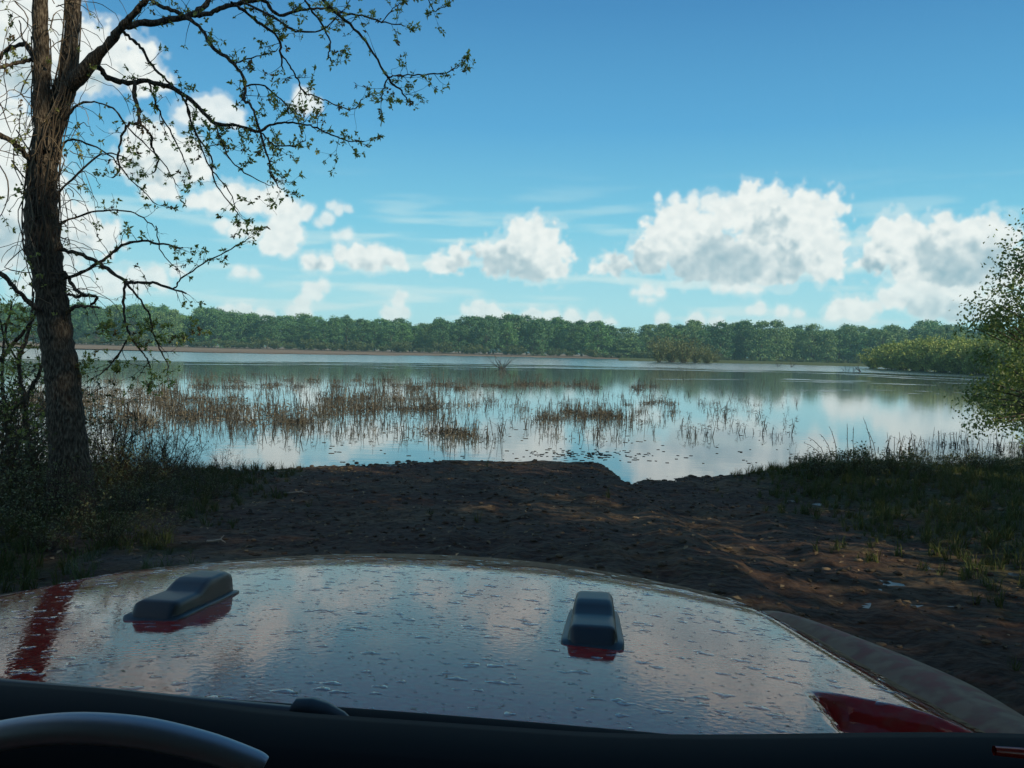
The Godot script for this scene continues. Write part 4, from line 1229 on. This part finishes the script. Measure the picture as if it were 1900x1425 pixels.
func make_mud_details() -> void:
	var r := RandomNumberGenerator.new()
	r.seed = 66
	# clods and pebbles
	var mb := MB.new()
	var rows := []
	for j in 5:
		var row := PackedVector3Array()
		var ph := PI * j / 4.0
		for i in 7:
			var th := TAU * i / 6.0
			var k := 1.0 + 0.25 * sin(i * 2.1 + j * 1.7) * (1 if i < 6 else 0)
			row.append(Vector3(sin(ph) * cos(th) * k, cos(ph) * 0.6, sin(ph) * sin(th) * k))
		rows.append(row)
	mb.grid(rows)
	var at := []
	var cols := []
	while at.size() < 9000:
		var x := r.randf_range(-7, 9)
		var z := r.randf_range(-20.5, -3.0)
		var y := ground(x, z)
		if y < -0.05: continue
		var k := 0.006 + 0.04 * pow(r.randf(), 4.0)
		if y < 0.08: k *= 1.7
		at.append(Transform3D(Basis(Vector3.UP, r.randf() * TAU).scaled(Vector3(k, k * r.randf_range(0.5, 1.0), k)), Vector3(x, y + k * 0.15, z)))
		cols.append(Color(0.05, 0.04, 0.03).lerp(Color(0.17, 0.13, 0.085), r.randf() * r.randf()))
	tag(scatter("mud_clods", mb.mesh(), M.clod, at, cols), "small dark clods and pebbles strewn over the mud", "clods", "", "stuff")
	# dead leaves and straw
	mb = MB.new()
	mb.leaf(Vector3(-0.03, 0, 0), Vector3.RIGHT, Vector3(0, 0, 1), Vector3.UP, 0.07, 0.018, Color.WHITE)
	at = []; cols = []
	while at.size() < 2500:
		var x := r.randf_range(-8, 9)
		var z := r.randf_range(-20, -3.0)
		var y := ground(x, z)
		if y < 0.02: continue
		at.append(Transform3D(Basis.from_euler(Vector3(r.randf_range(-0.4, 0.4), r.randf() * TAU, r.randf_range(-0.4, 0.4))) * Basis.from_scale(Vector3.ONE * r.randf_range(0.5, 1.3)), Vector3(x, y + 0.012, z)))
		cols.append(Color(0.1, 0.07, 0.04).lerp(Color(0.3, 0.23, 0.14), r.randf() * r.randf()))
	tag(scatter("leaf_litter", mb.mesh(), M.clod, at, cols), "brown dead leaves and straw scattered over the mud", "leaf litter", "", "stuff")
	# sticks
	var labels := ["pale dry stick lying on the mud near the water", "short pale stick on the mud before the hood", "thin twig lying on the shaded mud"]
	var k := 0
	for s in [[527, 916, 570, 917], [385, 1007, 418, 1009], [1018, 884, 1030, 884]]:
		var pa := G(s[0], s[1], 0.4); var pb := G(s[2], s[3], 0.4)
		for i in 4:
			pa = G(s[0], s[1], ground(pa.x, pa.z)); pb = G(s[2], s[3], ground(pb.x, pb.z))
		pa.y = maxf(0.0, ground(pa.x, pa.z)) + 0.015; pb.y = maxf(0.0, ground(pb.x, pb.z)) + 0.015
		var d := pb - pa
		mb = MB.new()
		var th := 0.016
		var col := Color(0.32, 0.27, 0.21) if k in [0, 1] else Color(0.05, 0.04, 0.03)
		mb.tube(PackedVector3Array([Vector3.ZERO, d * 0.35 + Vector3(0, 0.01, 0.03), d * 0.7 + Vector3(0, 0.02, -0.02), d]), PackedFloat32Array([th, th * 0.9, th * 0.7, th * 0.3]), 6, col)
		mb.tube(PackedVector3Array([d * 0.6, d * 0.75 + Vector3(0, 0.05, -0.1)]), PackedFloat32Array([th * 0.5, th * 0.2]), 5, col)
		var o := put("stick", mb.mesh(), M.stem)
		o.position = pa
		tag(o, labels[k], "stick")
		k += 1
	# puddles lying in the low spots of the mud
	for s in [[1450, 931, 0.34, 0.5], [1545, 938, 0.4, 0.4], [1700, 1053, 0.18, 0.22], [1765, 1038, 0.16, 0.14], [1640, 1090, 0.28, 0.34], [1670, 1120, 0.28, 0.2], [1880, 1065, 0.22, 0.2], [1740, 1128, 0.3, 0.1], [700, 857, 0.5, 0.1], [780, 862, 0.7, 0.16]]:
		var p := G(s[0], s[1], 0.4)
		for i in 5: p = G(s[0], s[1], ground(p.x, p.z))
		var lo := 9.0
		for i in 9:
			for j in 9: lo = minf(lo, ground(p.x + (i - 4) / 4.0 * s[2] * 0.7, p.z + (j - 4) / 4.0 * s[3] * 0.7))
		var hi := ground(p.x, p.z)
		mb = MB.new()
		var c := Vector3.ZERO
		var lv := lo + 0.007
		for i in 40:
			var a0 := TAU * i / 40; var a1 := TAU * (i + 1) / 40
			var k0 := 1.0 + 0.3 * g3.get_noise_2d(cos(a0) + s[0], sin(a0))
			var k1 := 1.0 + 0.3 * g3.get_noise_2d(cos(a1) + s[0], sin(a1))
			mb.tri(c, Vector3(cos(a0) * s[2] * k0, 0, sin(a0) * s[3] * k0), Vector3(cos(a1) * s[2] * k1, 0, sin(a1) * s[3] * k1))
		for i in mb.n.size(): mb.n[i] = Vector3.UP
		var o := put("puddle", mb.mesh(), M.puddle)
		o.position = Vector3(p.x, lv, p.z)
		tag(o, "shallow glinting puddle in the churned mud", "puddle", "puddles in the mud", "structure")

# ------------------------------------------------------------------ the vehicle
var VT := Transform3D()      # its own axes: x right, y off the hood plane, z backwards; origin on the centre line under the camera
func hood_h(u: float, v: float, s: float, t: float) -> float:
	var h := 0.03 * (1.0 - s * s)
	var e := smoothstep(0.86, 1.0, absf(s))
	h -= 0.016 * e * e
	var f := clampf((t - 0.68) / 0.32, 0, 1)
	h -= 0.022 * f * f + 0.03 * pow(smoothstep(0.93, 1.0, t), 2.0)
	# pressed pocket at the rear right corner
	var pu := smoothstep(0.58, 0.605, u) * smoothstep(0.81, 0.785, u)
	var pv := smoothstep(1.085 - pow(clampf(u - 0.62, 0, 1), 1.2) * 0.5, 1.055 - pow(clampf(u - 0.62, 0, 1), 1.2) * 0.5, v)
	h -= 0.035 * pu * pv
	return h
func hood_point(s: float, t: float) -> Vector3:
	var w := lerpf(0.82, 0.635, pow(t, 0.9))
	var vf := 2.08 - 0.28 * pow(absf(s), 2.2)
	var v := lerpf(0.84, vf, t)
	var u := s * w
	return Vector3(u, hood_h(u, v, s, t), -v)
func make_vehicle() -> void:
	var slope := deg_to_rad(5.0)
	var f := Vector3(sin(HEAD) * cos(slope), -sin(slope), -cos(HEAD) * cos(slope))
	var rt := Vector3(cos(HEAD), 0, sin(HEAD))
	var up := rt.cross(f)
	VT = Transform3D(Basis(rt, up, -f), EYE - up * 0.31 - rt * 0.33)
	var car := base("off_road_vehicle")
	car.transform = VT
	tag(car, "red off-road vehicle with a wet muddy hood seen from its cab", "vehicle")
	# hood
	var dirt1 := noise(71, 0.012, 5)
	var dirt2 := noise(72, 0.06, 4)
	var S := 1024
	var alb := Image.create(S, S, false, Image.FORMAT_RGB8)
	var rou := Image.create(S, S, false, Image.FORMAT_L8)
	var dry := Image.create(S, S, false, Image.FORMAT_RGBA8)
	var fn2 := noise(78, 0.16, 4)
	for y in S:
		for x in S:
			var s := absf(x / 512.0 - 1.0)
			var t := y / 1023.0
			var d := dirt1.get_noise_2d(x * 0.6, y) * 0.5 + 0.5
			var e := dirt2.get_noise_2d(x * 0.7, y) * 0.5 + 0.5
			# dried splash mud kicked up over the nose and the outer edges, with a ragged grainy margin, and specks elsewhere
			var mud := smoothstep(0.70, 0.93, t + (d - 0.5) * 0.22) * 0.75 + smoothstep(0.86, 1.02, s + (d - 0.5) * 0.14) * 0.6
			mud = maxf(minf(mud, 0.72), 0.27 * smoothstep(0.4, 0.6, d))
			var fleck := fn2.get_noise_2d(x, y) * 0.5 + 0.5
			dry.set_pixel(x, y, Color(1, 1, 1, 1.0 if mud + 0.55 * (fleck - 0.5) + 0.3 * (e - 0.5) > 0.46 else 0.0) * Color(0.62 + 0.3 * e, 0.6 + 0.28 * e, 0.56 + 0.26 * e, 1))
			var c := Color(0.32, 0.02, 0.016).lerp(Color(0.2, 0.12, 0.075), 0.22 * smoothstep(0.45, 0.65, e))
			alb.set_pixel(x, y, c.linear_to_srgb())
			var q := 0.03 + 0.07 * smoothstep(0.42, 0.68, d * 0.45 + e * 0.55)
			rou.set_pixel(x, y, Color(q, q, q))
	var hm := mat("hood_paint", Color.WHITE, 1.0)
	hm.albedo_texture = ImageTexture.create_from_image(alb)
	hm.roughness_texture = ImageTexture.create_from_image(rou)
	hm.texture_repeat = false
	hm.metallic_specular = 0.37
	hm.normal_enabled = true
	hm.normal_texture = normal_tex(noise_tex(75, 0.11, 1024, 4), 1.4)
	hm.normal_scale = 0.06
	var mb := MB.new()
	var rows := []
	var NS := 220
	var NT := 160
	for j in NT + 1:
		var row := PackedVector3Array()
		for i in NS + 1: row.append(hood_point(i * 2.0 / NS - 1.0, float(j) / NT))
		rows.append(row)
	mb.grid(rows)
	var hood := put("hood", mb.mesh(), hm, car)
	tag(hood, "wet red hood with mud splashes and water drops", "")
	var dm := mat("dried_mud", lin(0.42, 0.27, 0.15), 0.75)
	dm.metallic_specular = 0.2
	dm.albedo_texture = ImageTexture.create_from_image(dry)
	dm.texture_repeat = false
	dm.transparency = BaseMaterial3D.TRANSPARENCY_ALPHA_SCISSOR
	dm.alpha_scissor_threshold = 0.5
	var ml := MB.new()
	var mrows := []
	for j in NT + 1:
		var row := PackedVector3Array()
		for i in NS + 1: row.append(hood_point(i * 2.0 / NS - 1.0, float(j) / NT) + Vector3(0, 0.0007, 0))
		mrows.append(row)
	ml.grid(mrows)
	tag(put("dried_mud", ml.mesh(), dm, hood), "", "", "", "stuff")
	# hood sides and nose turned down
	var skirt := MB.new()
	var r0 := PackedVector3Array(); var r1 := PackedVector3Array(); var r2 := PackedVector3Array()
	var rim := []
	for j in NT + 1: rim.append([hood_point(-1.0, float(j) / NT), Vector3(-1, 0, 0)])
	for i in NS + 1: rim.append([hood_point(i * 2.0 / NS - 1.0, 1.0), Vector3((i * 2.0 / NS - 1.0) * 0.4, 0, -1)])
	for j in NT + 1: rim.append([hood_point(1.0, 1.0 - float(j) / NT), Vector3(1, 0, 0)])
	for q in rim:
		r0.append(q[0] + Vector3(0, -0.0005, 0)); r1.append(q[0] + (q[1] as Vector3) * 0.008 + Vector3(0, -0.014, 0)); r2.append(q[0] + (q[1] as Vector3) * 0.012 + Vector3(0, -0.15, 0))
	skirt.grid([r0, r1, r2], true)
	put("hood_side", skirt.mesh(), M.red, car)
	# water beads and little pools
	var dome := MB.new()
	var dr := []
	for j in 5:
		var row := PackedVector3Array()
		var a := j / 4.0 * PI * 0.5
		for i in 11:
			var th := TAU * i / 10.0
			var k := 1.0 + 0.3 * sin(i * 1.9 + 0.7) * (1.0 if i % 10 else 0.0)
			row.append(Vector3(sin(a) * cos(th) * k, cos(a), sin(a) * sin(th) * k))
		dr.append(row)
	dome.grid(dr)
	var r := RandomNumberGenerator.new()
	r.seed = 31
	var at := []
	for i in 3600:
		var s := r.randf_range(-0.96, 0.96)
		var t := r.randf_range(0.02, 0.93)
		var p := hood_point(s, t)
		var a := hood_point(s + 0.004, t) - p
		var b := hood_point(s, t + 0.004) - p
		var nn := a.cross(b).normalized()
		if nn.y < 0: nn = -nn
		if nn.y < 0.9: continue
		var k := 0.0013 + 0.007 * pow(r.randf(), 5.5)
		var bs := Basis(a.normalized() * k * r.randf_range(1.0, 1.9), nn * (0.0005 + k * 0.1), a.normalized().cross(nn) * k)
		at.append(Transform3D(bs * Basis(Vector3.UP, r.randf_range(-0.9, 0.9) + (PI if r.randf() < 0.5 else 0.0)), p))
	tag(scatter("water_drops", dome.mesh(), M.drop, at, [], hood), "", "", "", "stuff")
	# rubber bumpers for the folded windscreen
	for side in [-0.29, 0.325]:
		var bm := MB.new()
		var y0: float = hood_h(side, 1.3, side / 0.74, 0.4) - 0.003
		var flange := []
		var body := []
		for j in 15:
			var t := j / 14.0
			var fl := PackedVector3Array()
			var row := PackedVector3Array()
			var zz := -(1.19 + 0.23 * t)
			var ends := sqrt(maxf(0.0, 1.0 - pow(absf(t * 2.0 - 1.0), 10.0)))
			var ht := (0.024 + 0.003 * t + 0.013 * smoothstep(0.42, 0.56, t) - 0.006 * smoothstep(0.85, 1.0, t)) * pow(ends, 0.6)
			var hw := lerpf(0.036, 0.031, t) * (0.75 + 0.25 * ends)
			for i in 17:
				var a := PI * i / 16.0
				var cx := -signf(cos(a)) * pow(absf(cos(a)), 0.24)
				var cy := pow(absf(sin(a)), 0.28)
				row.append(Vector3(side + cx * hw * (1.0 - 0.12 * cy), y0 + cy * ht + 0.002, zz))
				fl.append(Vector3(side + cx * hw * 1.22, y0 + cy * 0.009 * ends, -(1.18 + 0.25 * t)))
			body.append(row); flange.append(fl)
		bm.grid(body, true)
		bm.grid(flange, true)
		var o := put("hood_bumper", bm.mesh(), M.rubber, car)
		tag(o, "black stepped rubber bumper on the hood", "")
	# fenders beside the hood
	for sd in [-1.0, 1.0]:
		var fm := MB.new()
		var fr := []
		for j in 41:
			var t := j / 40.0
			var row := PackedVector3Array()
			var v := lerpf(0.7, 2.02, t)
			var s0: float = lerpf(0.845, 0.665, pow(clampf((v - 0.84) / 1.0, 0, 1), 0.9))
			var outr: float = 0.98 - 0.31 * pow(clampf((v - 1.38) / 0.64, 0, 1), 1.5)
			for i in 13:
				var q := i / 12.0
				var drop := -0.07 + 0.03 * smoothstep(0.1, 0.5, q) - 0.13 * pow(q, 6.0) - 0.04 * pow(clampf((v - 1.8) / 0.22, 0, 1), 2.0)
				row.append(Vector3(sd * lerpf(s0 - 0.02, maxf(outr, s0), q), drop, -v))
			fr.append(row)
		fm.grid(fr, sd < 0.0)
		put("fender", fm.mesh(), M.fender, car)
	# grille, body sides, cab shell
	var bd := MB.new()
	bd.box(Vector3(-0.62, -0.62, -2.0), Vector3(0.62, -0.14, -1.85))
	bd.box(Vector3(-0.78, -0.7, -0.86), Vector3(-0.72, -0.13, 1.4)); bd.box(Vector3(0.72, -0.7, -0.86), Vector3(0.78, -0.13, 1.4))
	bd.box(Vector3(-0.78, -0.7, 1.4), Vector3(0.78, -0.05, 1.45))
	bd.box(Vector3(-0.6, -0.62, -1.85), Vector3(0.6, -0.5, 1.4))
	put("body", bd.mesh(), M.red, car)
	var lo := MB.new()
	lo.box(Vector3(-0.76, 0.74, -0.40), Vector3(0.76, 0.79, 1.45))
	lo.box(Vector3(-0.76, -0.05, 1.38), Vector3(0.76, 0.74, 1.44))
	put("roof", lo.mesh(), M.lining, car)
	for sd in [-1.0, 1.0]:
		var pm := MB.new()
		var a := Vector3(sd * 0.735, -0.12, -0.79); var b := Vector3(sd * 0.70, 0.75, -0.36)
		pm.tube(PackedVector3Array([a, b]), PackedFloat32Array([0.035, 0.035]), 8)
		put("windscreen_pillar", pm.mesh(), M.lining, car)
		pm = MB.new()
		pm.box(Vector3(sd * 0.74 - 0.02, -0.13, 0.3), Vector3(sd * 0.74 + 0.02, 0.74, 1.4))
		put("side_panel", pm.mesh(), M.lining, car)
	# windscreen
	var gl := MB.new()
	gl.quad(Vector3(-0.71, -0.10, -0.785), Vector3(-0.68, 0.735, -0.37), Vector3(0.68, 0.735, -0.37), Vector3(0.71, -0.10, -0.785))
	put("windscreen", gl.mesh(), M.glass, car)
	# cowl with wipers, dashboard
	var cw := MB.new()
	var c0 := PackedVector3Array(); var c1 := PackedVector3Array(); var c2 := PackedVector3Array(); var c3 := PackedVector3Array()
	for i in 61:
		var u := lerpf(-0.8, 0.8, i / 60.0)
		var k := 1.0 - pow(absf(u) / 0.82, 2.0)
		c0.append(Vector3(u, 0.012 + 0.02 * k, -0.86)); c1.append(Vector3(u, 0.014 + 0.02 * k, -0.85)); c2.append(Vector3(u, 0.012 + 0.018 * k, -0.79)); c3.append(Vector3(u, -0.11, -0.76))
	cw.grid([c3, c2, c1, c0])
	put("cowl", cw.mesh(), M.black, car)
	var da := MB.new()
	var d0 := []
	for j in 9:
		var row := PackedVector3Array()
		for i in 61:
			var u := lerpf(-0.72, 0.72, i / 60.0)
			var top: float = [-0.03, 0.04, 0.076, 0.085, 0.08, 0.06, 0.0, -0.1, -0.35][j] - 0.009 * smoothstep(-0.1, 0.1, u) + 0.022 * smoothstep(0.3, 0.7, u)
			row.append(Vector3(u, top, [-0.77, -0.755, -0.73, -0.69, -0.64, -0.6, -0.575, -0.57, -0.57][j]))
		d0.append(row)
	da.grid(d0, true)
	put("dashboard", da.mesh(), M.black, car)
	var inv := VT.affine_inverse()
	var wp := MB.new()
	var wpts := PackedVector3Array(); var wr := PackedFloat32Array()
	for q in [[-260, 1250, 0.84, 22], [0, 1281, 0.83, 21], [200, 1298, 0.82, 20], [400, 1316, 0.81, 19], [540, 1328, 0.80, 18]]:
		wpts.append(inv * P(q[0], q[1], q[2])); wr.append(q[3] * q[2] / F)
	wp.tube(wpts, wr, 8)
	var wo := put("wiper", wp.mesh(), M.rubber, car)
	var kn := MB.new()
	var kp := PackedVector3Array(); var kr := PackedFloat32Array()
	for q in [[535, 1325, 0.8, 8], [550, 1322, 0.8, 26], [575, 1324, 0.8, 29], [600, 1330, 0.8, 27], [630, 1342, 0.8, 22], [655, 1356, 0.8, 14], [670, 1364, 0.8, 6]]:
		kp.append(inv * P(q[0], q[1], q[2])); kr.append(q[3] * q[2] / F)
	kn.tube(kp, kr, 12)
	put("wiper_pivot", kn.mesh(), M.rubber, wo)
	var ha := MB.new()
	var hp := PackedVector3Array(); var hr := PackedFloat32Array()
	for q in [[-260, 1480, 0.60, 30], [-130, 1400, 0.60, 30], [0, 1366, 0.60, 28], [130, 1352, 0.60, 29], [260, 1360, 0.60, 29], [380, 1386, 0.60, 27], [470, 1416, 0.60, 24], [490, 1424, 0.60, 18]]:
		hp.append(inv * P(q[0], q[1], q[2])); hr.append(q[3] * q[2] / F)
	var hs := PackedVector3Array(); var hq := PackedFloat32Array()
	for i in hp.size() - 1:
		for k in 7:
			hs.append(hp[i].cubic_interpolate(hp[i + 1], hp[maxi(i - 1, 0)], hp[mini(i + 2, hp.size() - 1)], k / 7.0))
			hq.append(lerpf(hr[i], hr[i + 1], k / 7.0))
	ha.tube(hs, hq, 18)
	tag(put("grab_handle", ha.mesh(), M.satin, car), "curved satin grey grab handle on the black dashboard", "")
	var tl := MB.new()
	tl.tube(PackedVector3Array([inv * P(1845, 1393, 0.6), inv * P(1900, 1398, 0.6), inv * P(1960, 1404, 0.6)]), PackedFloat32Array([0.0035, 0.004, 0.004]), 6)
	put("red_trim", tl.mesh(), M.red, car)
	# wheels
	for sd in [-1.0, 1.0]:
		for z in [-1.45, 0.95]:
			var wb := Node3D.new()
			wb.name = "wheel"
			car.add_child(wb, true)
			var wc := VT * Vector3(sd * 0.8, 0, z)
			var gy := ground(wc.x, wc.z) + 0.37
			wb.position = inv * Vector3(wc.x, gy, wc.z)
			var tm := MB.new()
			var prof := [[0.12, 0.2], [0.13, 0.33], [0.1, 0.38], [-0.1, 0.38], [-0.13, 0.33], [-0.12, 0.2]]
			var tr := []
			for q in prof:
				var row := PackedVector3Array()
				for i in 33: row.append(Vector3(q[0], cos(TAU * i / 32) * q[1], sin(TAU * i / 32) * q[1]))
				tr.append(row)
			tm.grid(tr)
			put("tyre", tm.mesh(), M.tyre, wb)
			var rm := MB.new()
			rm.tube(PackedVector3Array([Vector3(-0.09, 0, 0), Vector3(0.09, 0, 0)]), PackedFloat32Array([0.21, 0.21]), 20)
			put("rim", rm.mesh(), M.satin, wb)

# ------------------------------------------------------------------ scene
func _ready() -> void:
	# camera
	cam_basis = Basis.from_euler(Vector3(-deg_to_rad(2.14), 0, deg_to_rad(1.4)))
	var cam := Camera3D.new()
	cam.name = "camera"
	add_child(cam)
	cam.transform = Transform3D(cam_basis, EYE)
	cam.fov = 46.9
	cam.near = 0.05
	cam.far = 8000.0
	cam.current = true
	# sky and exposure
	var we := WorldEnvironment.new()
	we.name = "environment"
	var e := Environment.new()
	e.background_mode = Environment.BG_SKY
	e.sky = make_sky()
	e.tonemap_mode = Environment.TONE_MAPPER_LINEAR
	e.tonemap_exposure = 1.0
	e.fog_enabled = true
	e.fog_density = 0.00026
	e.fog_light_color = Color(0.66, 0.9, 0.95)
	e.sdfgi_enabled = true
	e.ssao_enabled = true
	e.ssil_enabled = true
	we.environment = e
	add_child(we)
	# late sun from the right, a little behind
	var sun := DirectionalLight3D.new()
	sun.name = "sun"
	sun.light_energy = 1.6
	sun.light_color = Color(1.0, 0.93, 0.8)
	sun.light_angular_distance = 0.5
	sun.shadow_enabled = true
	add_child(sun)
	sun.look_at_from_position(Vector3.ZERO, -Vector3(0.8, 0.62, 0.5), Vector3.UP)
	make_materials()
	var fd := mat("fender_paint", Color.WHITE, 0.55)
	fd.metallic_specular = 0.3
	var fi := noise_tex(74, 0.02, 256, 5)
	fd.albedo_texture = ramp_tex(fi, [[0.3, Color(0.2, 0.04, 0.024)], [0.45, Color(0.18, 0.085, 0.042)], [0.7, Color(0.24, 0.145, 0.075)]])
	fd.uv1_triplanar = true
	fd.uv1_scale = Vector3(3, 3, 3)
	M.fender = fd
	print("materials ", Time.get_ticks_msec())
	make_ground()
	make_water()
	print("ground ", Time.get_ticks_msec())
	make_far_woods()
	make_willows()
	print("woods ", Time.get_ticks_msec())
	make_vehicle()
	make_big_tree()
	make_near_plants()
	print("plants ", Time.get_ticks_msec())
	make_weeds()
	make_mud_details()
	print("done ", Time.get_ticks_msec())
